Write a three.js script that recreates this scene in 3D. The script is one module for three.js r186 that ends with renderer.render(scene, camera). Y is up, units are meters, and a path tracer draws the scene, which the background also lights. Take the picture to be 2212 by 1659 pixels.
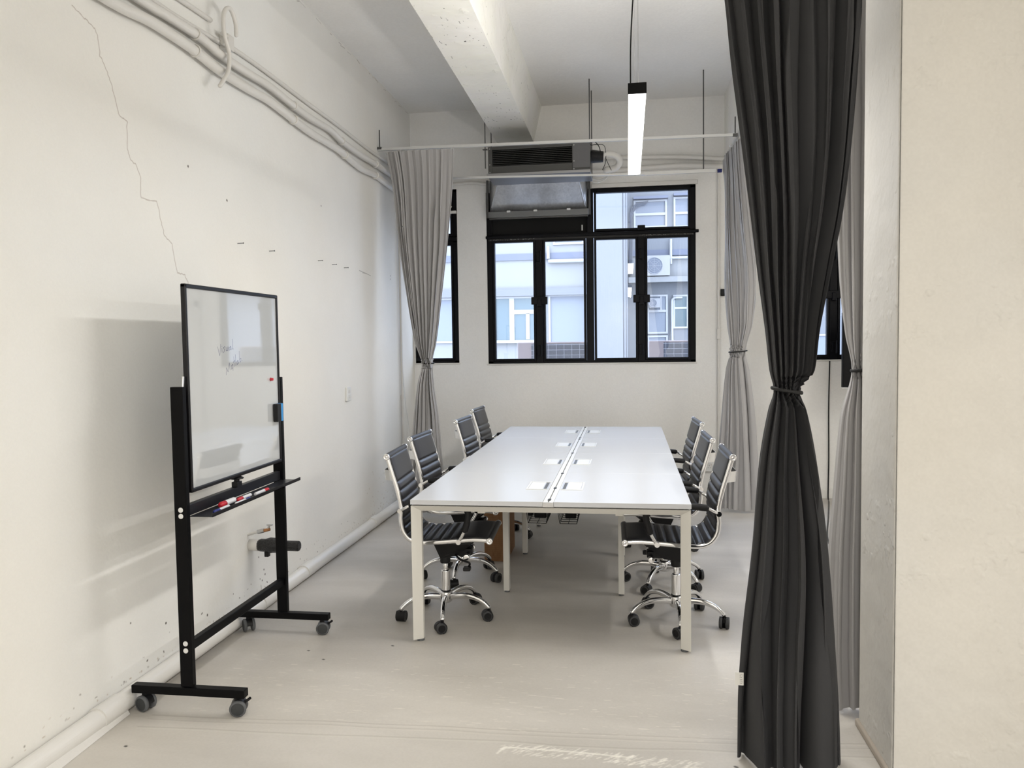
import * as THREE from 'three';
import { RoundedBoxGeometry } from 'three/addons/geometries/RoundedBoxGeometry.js';
import { mergeGeometries } from 'three/addons/utils/BufferGeometryUtils.js';
import { RectAreaLightUniformsLib } from 'three/addons/lights/RectAreaLightUniformsLib.js';

// ---------------------------------------------------------------- camera, sky, exposure
const scene = new THREE.Scene();
const renderer = new THREE.WebGLRenderer({ antialias: true });
renderer.toneMapping = THREE.LinearToneMapping;
renderer.toneMappingExposure = 1.31;
renderer.shadowMap.enabled = true;
RectAreaLightUniformsLib.init();
const camera = new THREE.PerspectiveCamera(51.9, 2212 / 1659, 0.05, 200);
camera.position.set(0, 1.554, 0);
camera.rotation.order = 'YXZ';
camera.rotation.set(-0.0526, 0.1463, -0.0139);
scene.background = new THREE.Color().setRGB(0.77, 0.92, 1.20);   // bright overcast sky
scene.backgroundIntensity = 5.6;
const LAMP = 60, SIDE_FILL = 40, UP_FILL = 34;                                                 // radiance below each pendant, then its added sideways and upward fill
const LAMP_COLOR = new THREE.Color().setRGB(1.0, 0.98, 0.955);

// ---------------------------------------------------------------- helpers
const V = (x, y, z) => new THREE.Vector3(x, y, z);
let seed = 7;
function rnd() { seed = (seed + 0x6d2b79f5) | 0; let t = Math.imul(seed ^ (seed >>> 15), 1 | seed); t = (t + Math.imul(t ^ (t >>> 7), 61 | t)) ^ t; return ((t ^ (t >>> 14)) >>> 0) / 4294967296; }
const rr = (a, b) => a + (b - a) * rnd();
function hash(x, y, s) { let h = Math.imul(x, 374761393) + Math.imul(y, 668265263) + Math.imul(s, 1274126177); h = Math.imul(h ^ (h >>> 13), 1274126177); return ((h ^ (h >>> 16)) >>> 0) / 4294967295; }
function vnoise(x, y, s = 0, per = 0) {
  let xi = Math.floor(x), yi = Math.floor(y); const fx = x - xi, fy = y - yi;
  const w = (a) => (per ? ((a % per) + per) % per : a), u = fx * fx * (3 - 2 * fx), v = fy * fy * (3 - 2 * fy);
  const a = hash(w(xi), w(yi), s), b = hash(w(xi + 1), w(yi), s), c = hash(w(xi), w(yi + 1), s), d = hash(w(xi + 1), w(yi + 1), s);
  return a + (b - a) * u + (c - a) * v + (a - b - c + d) * u * v;
}
function fbm(x, y, oct, s = 0, per = 0) { let t = 0, a = 0.5, n = 0; for (let i = 0; i < oct; i++) { t += a * vnoise(x, y, s + i * 17, per); n += a; a *= 0.5; x *= 2; y *= 2; per *= 2; } return t / n; }
const names = new Map();
function numbered(n) { const k = names.get(n) ?? 0; names.set(n, k + 1); return k ? `${n}_${String(k).padStart(3, '0')}` : n; }
function tag(o, label, category, group, kind) { o.userData.label = label; o.userData.category = category; if (group) o.userData.group = group; if (kind) o.userData.kind = kind; return o; }
function thing(name, label, category, [x, y, z] = [0, 0, 0], turn = 0, group, kind) {
  const o = new THREE.Group(); o.name = numbered(name); o.position.set(x, y, z); o.rotation.y = turn; scene.add(o); return tag(o, label, category, group, kind);
}
function join(gs) {
  gs = [].concat(gs).flat();
  const list = gs.map((g) => { const q = g.index ? g.toNonIndexed() : g.clone(); for (const k of Object.keys(q.attributes)) if (!['position', 'normal', 'uv'].includes(k)) q.deleteAttribute(k); if (!q.attributes.uv) q.setAttribute('uv', new THREE.BufferAttribute(new Float32Array(q.attributes.position.count * 2), 2)); q.clearGroups(); return q; });
  return list.length === 1 ? list[0] : mergeGeometries(list);
}
function part(name, gs, m, parent) { const o = new THREE.Mesh(gs.isBufferGeometry ? gs : join(gs), m); o.name = name; parent.add(o); return o; }
function solo(name, gs, m, label, category, group, kind) { const o = new THREE.Mesh(gs.isBufferGeometry ? gs : join(gs), m); o.name = numbered(name); scene.add(o); return tag(o, label, category, group, kind); }
// box by extents
function bx(x0, x1, y0, y1, z0, z1, r = 0) {
  const w = Math.abs(x1 - x0), h = Math.abs(y1 - y0), d = Math.abs(z1 - z0);
  const g = r ? new RoundedBoxGeometry(w, h, d, 2, Math.min(r, w / 2.01, h / 2.01, d / 2.01)) : new THREE.BoxGeometry(w, h, d);
  return g.translate((x0 + x1) / 2, (y0 + y1) / 2, (z0 + z1) / 2);
}
function rod(a, b, r, n = 14, r2 = r) {
  const d = V().subVectors(b, a), g = new THREE.CylinderGeometry(r2, r, d.length(), n);
  g.applyQuaternion(new THREE.Quaternion().setFromUnitVectors(V(0, 1, 0), d.clone().normalize()));
  return g.translate((a.x + b.x) / 2, (a.y + b.y) / 2, (a.z + b.z) / 2);
}
function tube(pts, r, seg = 60, n = 10, closed = false, tension = 0.5) { return new THREE.TubeGeometry(new THREE.CatmullRomCurve3(pts, closed, 'catmullrom', tension), seg, r, n, closed); }
function capsTube(pts, r, seg = 60, n = 10) {
  const g = [tube(pts, r, seg, n)]; for (const p of [pts[0], pts[pts.length - 1]]) g.push(new THREE.SphereGeometry(r, n, 6).translate(p.x, p.y, p.z)); return g;
}
function lathe(prof, n = 24) { return new THREE.LatheGeometry(prof.map(([r, y]) => new THREE.Vector2(r, y)), n); }
// eight-corner solid: bottom ring a (4 pts) and top ring b (4 pts), rings counter-clockwise seen from outside of b
function prism(a, b) {
  const p = [], q = (A, B, C, D) => { for (const v of [A, B, C, A, C, D]) p.push(...v); };
  q(b[0], b[1], b[2], b[3]); q(a[3], a[2], a[1], a[0]);
  for (let i = 0; i < 4; i++) { const j = (i + 1) % 4; q(a[i], a[j], b[j], b[i]); }
  const g = new THREE.BufferGeometry(); g.setAttribute('position', new THREE.BufferAttribute(new Float32Array(p), 3)); g.computeVertexNormals();
  const n = p.length / 3, uv = new Float32Array(n * 2); g.setAttribute('uv', new THREE.BufferAttribute(uv, 2)); boxUV(g); return g;
}
// uv in metres from the dominant normal axis
function boxUV(g, s = 1) {
  const p = g.attributes.position, n = g.attributes.normal, uv = g.attributes.uv;
  for (let i = 0; i < p.count; i++) {
    const ax = Math.abs(n.getX(i)), ay = Math.abs(n.getY(i)), az = Math.abs(n.getZ(i));
    if (ax >= ay && ax >= az) uv.setXY(i, p.getZ(i) * s, p.getY(i) * s); else if (ay >= az) uv.setXY(i, p.getX(i) * s, p.getZ(i) * s); else uv.setXY(i, p.getX(i) * s, p.getY(i) * s);
  }
  return g;
}
function canvas(w, h) { const c = document.createElement('canvas'); c.width = w; c.height = h; return c; }
function ctex(c, srgb = true) { const t = new THREE.CanvasTexture(c); if (srgb) t.colorSpace = THREE.SRGBColorSpace; t.wrapS = t.wrapT = THREE.RepeatWrapping; t.magFilter = THREE.LinearFilter; return t; }
// pixel texture from f(u, v) -> [r, g, b] in 0..255
function ptex(w, h, f, srgb = true) {
  const d = new Uint8Array(w * h * 4);
  for (let y = 0; y < h; y++) for (let x = 0; x < w; x++) { const c = f(x / w, y / h, x, y), o = (y * w + x) * 4; d[o] = Math.max(0, Math.min(255, c[0])); d[o + 1] = Math.max(0, Math.min(255, c[1])); d[o + 2] = Math.max(0, Math.min(255, c[2])); d[o + 3] = 255; }
  const t = new THREE.DataTexture(d, w, h); t.wrapS = t.wrapT = THREE.RepeatWrapping; t.magFilter = THREE.LinearFilter; t.minFilter = THREE.LinearFilter; if (srgb) t.colorSpace = THREE.SRGBColorSpace; t.needsUpdate = true; return t;
}
function ftex(w, h, f) {
  const d = new Float32Array(w * h * 4);
  for (let y = 0; y < h; y++) for (let x = 0; x < w; x++) { const c = f(x / w, y / h), o = (y * w + x) * 4; d[o] = d[o + 1] = d[o + 2] = c; d[o + 3] = 1; }
  const t = new THREE.DataTexture(d, w, h, THREE.RGBAFormat, THREE.FloatType); t.wrapS = t.wrapT = THREE.RepeatWrapping; t.magFilter = THREE.LinearFilter; t.minFilter = THREE.LinearFilter; t.needsUpdate = true; return t;
}
function rep(t, a, b = a) { const c = t.clone(); c.repeat.set(a, b); c.needsUpdate = true; return c; }
const S = (o) => new THREE.MeshStandardMaterial(o), P = (o) => new THREE.MeshPhysicalMaterial(o);
const lin = (r, g, b) => new THREE.Color().setRGB(r, g, b);

// ---------------------------------------------------------------- materials
const plasterBump = ftex(512, 512, (u, v) => 0.55 * fbm(u * 6, v * 6, 4, 3, 6) + 0.3 * fbm(u * 40, v * 40, 2, 9, 40) + 0.15 * vnoise(u * 128, v * 128, 5, 128));
const lumpBump = ftex(512, 512, (u, v) => { const a = fbm(u * 10, v * 10, 4, 31, 10), b = Math.max(0, fbm(u * 24, v * 24, 3, 51, 24) - 0.56) * 2.2, m = fbm(u * 3, v * 3, 2, 71, 3); return 0.5 * a + b * Math.max(0, m - 0.35) * 2; });
const mottle = ptex(1024, 1024, (u, v) => { const a = fbm(u * 5, v * 5, 5, 11, 5) - 0.5, b = fbm(u * 3, v * 3, 3, 41, 3) - 0.5, f = vnoise(u * 256, v * 256, 2, 256) - 0.5, k = 238 + a * 12 + f * 4; return [k + b * 5, k - 2, k - 7 - b * 9]; });
const concreteMap = ptex(1024, 1024, (u, v) => {
  const a = fbm(u * 5, v * 5, 5, 61, 5) - 0.5, b = fbm(u * 4, v * 9, 4, 77, 0) - 0.5, sp = vnoise(u * 220, v * 60, 13) > 0.94 ? -90 * Math.max(0, fbm(u * 6, v * 6, 3, 91, 6) - 0.42) * 4 : 0, k = 236 + a * 22 + sp;
  return [k, k - 2 + b * 2, k - 9 - b * 8];
});
const M = {};
M.wall = S({ map: rep(mottle, 0.4), bumpMap: rep(plasterBump, 0.8), bumpScale: 0.0022, roughness: 0.78 });
M.ceil = S({ map: rep(mottle, 0.33), bumpMap: rep(plasterBump, 0.7), bumpScale: 0.0025, roughness: 0.85 });
M.beam = S({ map: rep(concreteMap, 0.5), bumpMap: rep(lumpBump, 0.9), bumpScale: 0.014, roughness: 0.85 });
M.pillar = S({ color: lin(0.73, 0.715, 0.69), map: rep(mottle, 0.55), bumpMap: rep(lumpBump, 1.2), bumpScale: 0.011, roughness: 0.7 });
M.whitePaint = S({ color: lin(0.74, 0.72, 0.68), roughness: 0.38, bumpMap: rep(plasterBump, 2), bumpScale: 0.001 });
M.whitePlastic = S({ color: lin(0.78, 0.78, 0.76), roughness: 0.35 });
M.blackMetal = P({ color: lin(0.0035, 0.0035, 0.004), roughness: 0.4, specularIntensity: 0.2 });
M.blackPlastic = P({ color: lin(0.007, 0.007, 0.008), roughness: 0.42, specularIntensity: 0.6 });
M.rubberGrey = S({ color: lin(0.10, 0.105, 0.11), roughness: 0.6 });
M.tyre = S({ color: lin(0.032, 0.033, 0.035), roughness: 0.55 });
M.hubGrey = S({ color: lin(0.035, 0.038, 0.04), roughness: 0.55 });
M.chrome = S({ color: lin(0.82, 0.82, 0.83), metalness: 1, roughness: 0.07 });
M.polished = S({ color: lin(0.78, 0.78, 0.78), metalness: 0.75, roughness: 0.28 });
M.steel = S({ color: lin(0.55, 0.55, 0.55), metalness: 1, roughness: 0.3 });
M.darkSteel = S({ color: lin(0.10, 0.10, 0.10), metalness: 0.6, roughness: 0.45 });
const leatherBump = ftex(256, 256, (u, v) => fbm(u * 48, v * 48, 2, 5, 48));
M.leather = P({ color: lin(0.018, 0.018, 0.021), roughness: 0.36, bumpMap: rep(leatherBump, 6), bumpScale: 0.0003 });
M.laminate = P({ color: lin(0.64, 0.65, 0.67), roughness: 0.24, bumpMap: rep(leatherBump, 3, 9), bumpScale: 0.00005 });
M.tableEdge = S({ color: lin(0.62, 0.595, 0.545), roughness: 0.45 });
M.tableLeg = S({ color: lin(0.72, 0.70, 0.645), roughness: 0.42 });
M.alu = S({ color: lin(0.62, 0.62, 0.63), metalness: 0.7, roughness: 0.32 });
M.frameBlack = P({ color: lin(0.003, 0.0032, 0.005), roughness: 0.45, specularIntensity: 0.3 });
M.glass = P({ color: 0xffffff, transmission: 1, thickness: 0, roughness: 0, ior: 1.45 });
const weave = ftex(256, 256, (u, v) => 0.5 + 0.25 * Math.sin(u * Math.PI * 2 * 64) * Math.sin(v * Math.PI * 2 * 64) + 0.5 * (fbm(u * 64, v * 64, 2, 8, 64) - 0.5));
M.greyCloth = P({ color: lin(0.44, 0.43, 0.428), roughness: 0.85, sheen: 0.25, sheenColor: lin(0.6, 0.6, 0.62), sheenRoughness: 0.5, bumpMap: rep(weave, 4), bumpScale: 0.0004 });
M.blackCloth = P({ color: lin(0.036, 0.036, 0.038), roughness: 0.9, sheen: 0.05, sheenColor: lin(0.5, 0.5, 0.52), sheenRoughness: 0.5, bumpMap: rep(weave, 4), bumpScale: 0.0004 });
M.tie = S({ color: lin(0.006, 0.006, 0.006), roughness: 0.7 });
const spangle = ptex(512, 512, (u, v) => { let best = 9, id = 0; const X = u * 40, Y = v * 40, xi = Math.floor(X), yi = Math.floor(Y); for (let j = -1; j < 2; j++) for (let i = -1; i < 2; i++) { const cx = (xi + i + 40) % 40, cy = (yi + j + 40) % 40, dx = xi + i + hash(cx, cy, 1) - X, dy = yi + j + hash(cx, cy, 2) - Y, d = dx * dx + dy * dy; if (d < best) { best = d; id = hash(cx, cy, 3); } } const k = 205 + id * 14 + (fbm(u * 6, v * 6, 4, 21, 6) - 0.5) * 46; return [k, k + 1, k + 4]; });
M.galv = S({ map: rep(spangle, 1.6), metalness: 0.8, roughness: 0.3, bumpMap: rep(plasterBump, 1.5), bumpScale: 0.0016 });
M.fcu = S({ color: lin(0.065, 0.065, 0.063), metalness: 0.3, roughness: 0.42 });
M.hole = S({ color: lin(0.004, 0.004, 0.004), roughness: 0.9 });
M.card = S({ map: ptex(128, 128, (u, v) => { const k = (fbm(u * 10, v * 10, 3, 4, 10) - 0.5) * 18 + Math.sin(v * 200) * 2; return [138 + k, 101 + k, 68 + k]; }), roughness: 0.85 });
M.tape = P({ color: lin(0.008, 0.008, 0.009), roughness: 0.28, bumpMap: rep(lumpBump, 4), bumpScale: 0.01 });
M.red = S({ color: lin(0.55, 0.02, 0.035), roughness: 0.3 });
M.blueInk = S({ color: lin(0.015, 0.025, 0.2), roughness: 0.3 });
M.blueFelt = S({ color: lin(0.05, 0.28, 0.62), roughness: 0.7 });
M.penWhite = S({ color: lin(0.75, 0.75, 0.77), roughness: 0.3 });
M.brass = S({ color: lin(0.45, 0.22, 0.10), metalness: 0.8, roughness: 0.4 });
M.glow = S({ color: lin(0.9, 0.9, 0.9), emissive: lin(1, 0.98, 0.95), emissiveIntensity: 3.5, roughness: 0.5 });

// ---------------------------------------------------------------- the room shell
const CEIL = 3.9, LW = -2.19, BZ = -7.95, RX = 4.8, FZ = 3.4;
{
  // floor: trowelled cement screed, patched and scuffed. Texture spans x -2.4..3.6, z -8.2..-2.2
  const N = 1536, c = canvas(N, N), g = c.getContext('2d'), im = g.createImageData(N, N), d = im.data;
  for (let y = 0; y < N; y++) for (let x = 0; x < N; x++) {
    const X = x / N * 6, Z = y / N * 6, o = (y * N + x) * 4;
    const a = fbm(X * 0.9, Z * 1.6, 5, 101) - 0.5, b = fbm(X * 1.2 + 4, Z * 5 + a * 2, 4, 131) - 0.5, f = vnoise(x * 0.7, y * 0.7, 7) - 0.5, w = fbm(X * 0.6, Z * 0.6, 3, 171) - 0.5;
    const k = 193 + a * 34 + b * 22 + f * 5; d[o] = k + 1 + w * 3; d[o + 1] = k - 4; d[o + 2] = k - 12 - w * 8; d[o + 3] = 255;
  }
  g.putImageData(im, 0, 0);
  const px = (x) => (x + 2.4) / 6 * N, py = (z) => (z + 8.2) / 6 * N;
  const stroke = (pts, w, col) => { g.strokeStyle = col; g.lineWidth = w; g.lineCap = 'round'; g.beginPath(); pts.forEach(([x, z], i) => (i ? g.lineTo(px(x), py(z)) : g.moveTo(px(x), py(z)))); g.stroke(); };
  // trowel lines of the screed joint across the front
  for (const [z0, w, a] of [[-3.03, 1.6, 0.2], [-2.93, 2.2, 0.16], [-3.0, 0.9, 0.28]]) { const pts = []; for (let x = -2; x < 1.2; x += 0.08) pts.push([x, z0 - (x + 1.4) * 0.035 + (vnoise(x * 4, z0 * 9, 3) - 0.5) * 0.03]); stroke(pts, w, `rgba(120,112,102,${a})`); stroke(pts.map(([x, z]) => [x, z + 0.012]), w, `rgba(226,220,208,${a})`); }
  // pale scrapes
  for (let i = 0; i < 420; i++) { const x = rr(-1.9, 0.6), z = rr(-3.7, -3.05), l = rr(0.005, 0.04); stroke([[x, z], [x + l, z + rr(-0.004, 0.004)]], rr(0.6, 1.5), `rgba(232,226,214,${rr(0.15, 0.5)})`); }
  for (let i = 0; i < 260; i++) { const t = rnd(), x = -0.5 + t * 0.75, z = -2.9 + t * 0.05 + rr(-0.045, 0.03), a = rr(-0.9, -0.4), l = rr(0.008, 0.035); stroke([[x, z], [x + l * Math.cos(a), z + l * Math.sin(a)]], rr(0.8, 1.5), `rgba(240,236,226,${rr(0.25, 0.7)})`); }
  stroke([[-0.5, -2.87], [-0.48, -2.92], [-0.2, -2.915], [0.0, -2.9]], 2.2, 'rgba(240,236,226,0.6)');
  for (let i = 0; i < 90; i++) { const x = rr(-2, 0.9), z = rr(-7, -2.6), l = rr(0.03, 0.22); stroke([[x, z], [x + l, z + rr(-0.02, 0.02)]], rr(0.5, 1.2), `rgba(${rnd() < 0.5 ? '236,230,220' : '140,132,122'},${rr(0.08, 0.3)})`); }
  for (const [x, z] of [[-1.21, -3.86], [-1.62, -3.75], [-1.5, -3.65], [0.38, -2.88], [-1.95, -2.75]]) { g.fillStyle = 'rgba(45,42,38,0.8)'; g.beginPath(); g.ellipse(px(x), py(z), 2.2, 1.5, 0.4, 0, 7); g.fill(); }
  const t = ctex(c); t.wrapS = t.wrapT = THREE.MirroredRepeatWrapping; t.flipY = false;
  const rough = ftex(512, 512, (u, v) => 0.34 + 0.3 * fbm(u * 6, v * 10, 4, 201, 0)); rough.wrapS = rough.wrapT = THREE.MirroredRepeatWrapping;
  const m = S({ map: t, roughnessMap: rough, roughness: 1, bumpMap: rep(plasterBump, 4), bumpScale: 0.0012 });
  const geo = bx(-2.39, RX + 0.2, -0.15, 0, -8.15, FZ + 0.2), p = geo.attributes.position, uv = geo.attributes.uv;
  for (let i = 0; i < p.count; i++) uv.setXY(i, (p.getX(i) + 2.4) / 6, (p.getZ(i) + 8.2) / 6);
  solo('floor', geo, m, 'pale grey beige trowelled cement floor with scuffs', 'floor', null, 'structure');
  solo('ceiling', boxUV(bx(-2.39, RX + 0.2, CEIL, CEIL + 0.15, -8.15, FZ + 0.2)), M.ceil, 'white painted concrete ceiling slab', 'ceiling', null, 'structure');
}
{
  // left wall: painted render with a crack, plug holes and chips. Texture spans z -8.2..-1.8, y 0..4
  const W = 2048, H = 1280, c = canvas(W, H), g = c.getContext('2d'), im = g.createImageData(W, H), d = im.data;
  for (let y = 0; y < H; y++) for (let x = 0; x < W; x++) {
    const a = fbm(x / 150, y / 150, 5, 301) - 0.5, b = fbm(x / 420, y / 420, 3, 331) - 0.5, f = vnoise(x * 0.8, y * 0.8, 5) - 0.5, k = 237 + a * 9 + f * 3, o = (y * W + x) * 4;
    d[o] = k + b * 5; d[o + 1] = k - 2; d[o + 2] = k - 8 - b * 8; d[o + 3] = 255;
  }
  g.putImageData(im, 0, 0);
  const px = (z) => (-z - 1.8) / 6.4 * W, py = (y) => (1 - y / 4) * H;
  const line = (pts, w, col) => { g.strokeStyle = col; g.lineWidth = w; g.lineJoin = 'round'; g.beginPath(); pts.forEach(([z, y], i) => (i ? g.lineTo(px(z), py(y)) : g.moveTo(px(z), py(y)))); g.stroke(); };
  const crack = [[-2.943, 2.928], [-3.011, 2.903], [-3.063, 2.891], [-3.089, 2.868], [-3.103, 2.783], [-3.147, 2.731], [-3.173, 2.684], [-3.215, 2.572], [-3.27, 2.555], [-3.268, 2.433], [-3.281, 2.397], [-3.327, 2.375], [-3.352, 2.328], [-3.351, 2.235], [-3.476, 2.24], [-3.505, 2.146], [-3.526, 2.086], [-3.585, 2.059], [-3.626, 1.918], [-3.689, 1.917], [-3.717, 1.881], [-3.74, 1.7]];
  const fine = []; for (let i = 0; i < crack.length - 1; i++) for (let k = 0; k < 5; k++) fine.push([crack[i][0] + (crack[i + 1][0] - crack[i][0]) * k / 5 + rr(-0.004, 0.004), crack[i][1] + (crack[i + 1][1] - crack[i][1]) * k / 5 + rr(-0.004, 0.004)]);
  line(fine, 1.1, 'rgba(140,124,112,0.6)');
  const dots = [[-4.383, 0.294], [-4.445, 0.201], [-4.458, 0.169], [-4.392, 0.159], [-4.419, 0.142], [-4.482, 0.113], [-4.068, 0.172], [-4.137, 0.127], [-3.756, 2.464], [-4.14, 2.361], [-5.511, 2.56], [-3.739, 0.175], [-3.791, 0.149], [-3.421, 0.239], [-3.156, 0.334], [-3.266, 0.12], [-3.395, 0.11], [-7.173, 2.191], [-7.17, 2.16]];
  for (const [z, y] of dots) { g.fillStyle = 'rgba(62,56,50,0.85)'; g.beginPath(); g.ellipse(px(z), py(y), rr(0.9, 2), rr(1.2, 2.6), rr(0, 3), 0, 7); g.fill(); }
  line([[-6.3, 2.165], [-6.42, 2.158], [-6.6, 2.145]], 1.4, 'rgba(150,146,140,0.8)'); line([[-6.38, 2.152], [-6.5, 2.155]], 1.2, 'rgba(160,155,148,0.8)');
  line([[-4.62, 1.42], [-4.625, 1.36]], 1.2, 'rgba(150,140,130,0.6)'); line([[-4.40, 0.12], [-4.41, 0.06]], 1.8, 'rgba(130,122,110,0.6)');
  // chipped, dirty foot of the wall above the floor pipe and at the far corner
  for (let i = 0; i < 170; i++) { const z = rr(-7.9, -2.3), y = 0.088 + Math.pow(rnd(), 4) * 0.1; g.fillStyle = `rgba(${rnd() < 0.4 ? '96,88,78' : '165,146,124'},${rr(0.12, 0.55)})`; g.beginPath(); g.ellipse(px(z), py(y), rr(0.6, 3), rr(0.5, 1.6), rr(-0.5, 0.5), 0, 7); g.fill(); }
  for (let i = 0; i < 70; i++) { const z = rr(-7.3, -6.3), y = rr(0.1, 0.45) * rnd() + 0.08; g.fillStyle = `rgba(150,128,104,${rr(0.1, 0.45)})`; g.beginPath(); g.ellipse(px(z), py(y), rr(1, 4), rr(0.6, 2.2), rr(-1, 1), 0, 7); g.fill(); }
  // cracked paint along the ceiling line
  for (let z = -7.9; z < -3; z += rr(0.08, 0.3)) line([[z, 3.885], [z + rr(0.03, 0.12), 3.885 + rr(-0.02, 0.01)]], rr(0.8, 1.8), `rgba(120,112,104,${rr(0.2, 0.7)})`);
  const t = ctex(c); t.wrapS = t.wrapT = THREE.MirroredRepeatWrapping;
  const m = S({ map: t, bumpMap: rep(plasterBump, 4.5, 2.8), bumpScale: 0.002, roughness: 0.62 });
  const geo = bx(LW - 0.2, LW, 0, CEIL, -8.15, FZ + 0.2), p = geo.attributes.position, uv = geo.attributes.uv;
  for (let i = 0; i < p.count; i++) uv.setXY(i, (-p.getZ(i) - 1.8) / 6.4, p.getY(i) / 4);
  solo('wall_left', geo, m, 'white rendered side wall with a long hairline crack', 'wall', null, 'structure');
}
const WIN = { w1: [-2.178, -1.715, 1.35, 3.12], w2: [-1.412, 0.662, 1.337, 3.068], w3: [1.42, 3.48, 1.345, 2.65] };
{
  const s = new THREE.Shape(); s.moveTo(LW - 0.2, 0); s.lineTo(RX + 0.2, 0); s.lineTo(RX + 0.2, CEIL); s.lineTo(LW - 0.2, CEIL); s.closePath();
  for (const [x0, x1, y0, y1] of Object.values(WIN)) { const h = new THREE.Path(); h.moveTo(x0, y0); h.lineTo(x0, y1); h.lineTo(x1, y1); h.lineTo(x1, y0); h.closePath(); s.holes.push(h); }
  const geo = new THREE.ExtrudeGeometry(s, { depth: 0.2, bevelEnabled: false }).translate(0, 0, BZ - 0.2);
  const wb = solo('wall_back', geo, M.wall, 'white rendered window wall at the end of the room', 'wall', null, 'structure');
  solo('wall_right', boxUV(bx(RX, RX + 0.2, 0, CEIL, BZ, FZ)), M.wall, 'white wall on the far right behind the pillar', 'wall', null, 'structure');
  solo('wall_front', boxUV(bx(LW, RX + 0.2, 0, CEIL, FZ, FZ + 0.2)), M.wall, 'white wall behind the viewer', 'wall', null, 'structure');
  solo('baseboard_back', bx(1.25, RX, 0, 0.09, BZ + 0.001, BZ + 0.014, 0.004), M.whitePaint, 'low white skirting under the right window', 'baseboard', null, 'structure');
}
// middle beam (slightly skewed, rough cast) and the beam over the pillar line
{
  const a = [[-1.283, 3.552, BZ], [-0.918, 3.552, BZ], [-0.835, CEIL + 0.01, BZ], [-1.30, CEIL + 0.01, BZ]];
  const b = [[-1.165, 3.43, FZ], [-0.80, 3.43, FZ], [-0.80, CEIL + 0.01, FZ], [-1.165, CEIL + 0.01, FZ]];
  const mid = [[-1.192, 3.458, -4.6], [-0.862, 3.458, -4.6], [-0.828, CEIL + 0.01, -4.6], [-1.192, CEIL + 0.01, -4.6]];
  solo('ceiling_beam', [prism(a, mid), prism(mid, b)], M.beam, 'rough whitewashed concrete beam running to the window wall', 'beam', null, 'structure');
  solo('ceiling_beam', boxUV(bx(0.935, 1.28, 3.31, CEIL + 0.01, BZ, FZ)), M.beam, 'whitewashed concrete beam above the pillar and grey curtains', 'beam', null, 'structure');
}
{
  const t = thing('pillar', 'cream rendered pillar with lumpy front at the right edge', 'pillar', [0, 0, 0], 0, null, 'structure');
  part('shaft', boxUV(bx(0.905, 1.62, 0, CEIL, -3.255, -2.85, 0.012)), M.pillar, t);
  part('footing', boxUV(bx(0.893, 1.63, 0, 0.03, -3.262, -2.842, 0.008)), S({ color: lin(0.42, 0.37, 0.31), roughness: 0.9 }), t);
}

// ---------------------------------------------------------------- windows
const fleck = ctex((() => { const c = canvas(1024, 64), g = c.getContext('2d'); g.fillStyle = 'rgb(9,9,12)'; g.fillRect(0, 0, 1024, 64); for (let i = 0; i < 150; i++) { g.fillStyle = `rgba(225,222,215,${rr(0.3, 0.95)})`; const x = rnd() < 0.55 ? rr(760, 1020) : rr(10, 240); g.fillRect(x, rr(18, 44), rr(1, 6), rr(2, 11)); } return c; })());
M.fleck = S({ map: fleck, roughness: 0.5 });
const FB = BZ - 0.075, FF = BZ - 0.012;    // frame back and front planes
const fr = (x0, x1, y0, y1, dz = 0) => bx(x0, x1, y0, y1, FB, FF + dz, 0.006);
const pane = (w, x0, x1, y0, y1) => part('pane', bx(x0 - 0.006, x1 + 0.006, y0 - 0.006, y1 + 0.006, FB + 0.028, FB + 0.032), M.glass, w);
function sash(w, x0, x1, y0, y1, b = 0.022) {   // a casement: four thin bars and its pane
  part('sash', [bx(x0 - b, x0, y0 - b, y1 + b, FB + 0.012, FF + 0.01, 0.004), bx(x1, x1 + b, y0 - b, y1 + b, FB + 0.012, FF + 0.01, 0.004), bx(x0, x1, y0 - b, y0, FB + 0.012, FF + 0.01, 0.004), bx(x0, x1, y1, y1 + b, FB + 0.012, FF + 0.01, 0.004)], M.frameBlack, w);
  pane(w, x0, x1, y0, y1);
}
function latch(w, x, y) {
  part('latch', [bx(x - 0.082, x + 0.082, y - 0.038, y + 0.038, FF, FF + 0.03, 0.006), bx(x - 0.02, x + 0.02, y - 0.06, y + 0.02, FF + 0.02, FF + 0.045, 0.006)], M.frameBlack, w);
}
function handle(w, x, y) { part('handle', [bx(x - 0.026, x + 0.026, y - 0.05, y + 0.05, FF, FF + 0.018, 0.005), rod(V(x + 0.012, y - 0.06, FF + 0.03), V(x + 0.012, y + 0.06, FF + 0.03), 0.008, 8)], M.frameBlack, w); }
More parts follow.
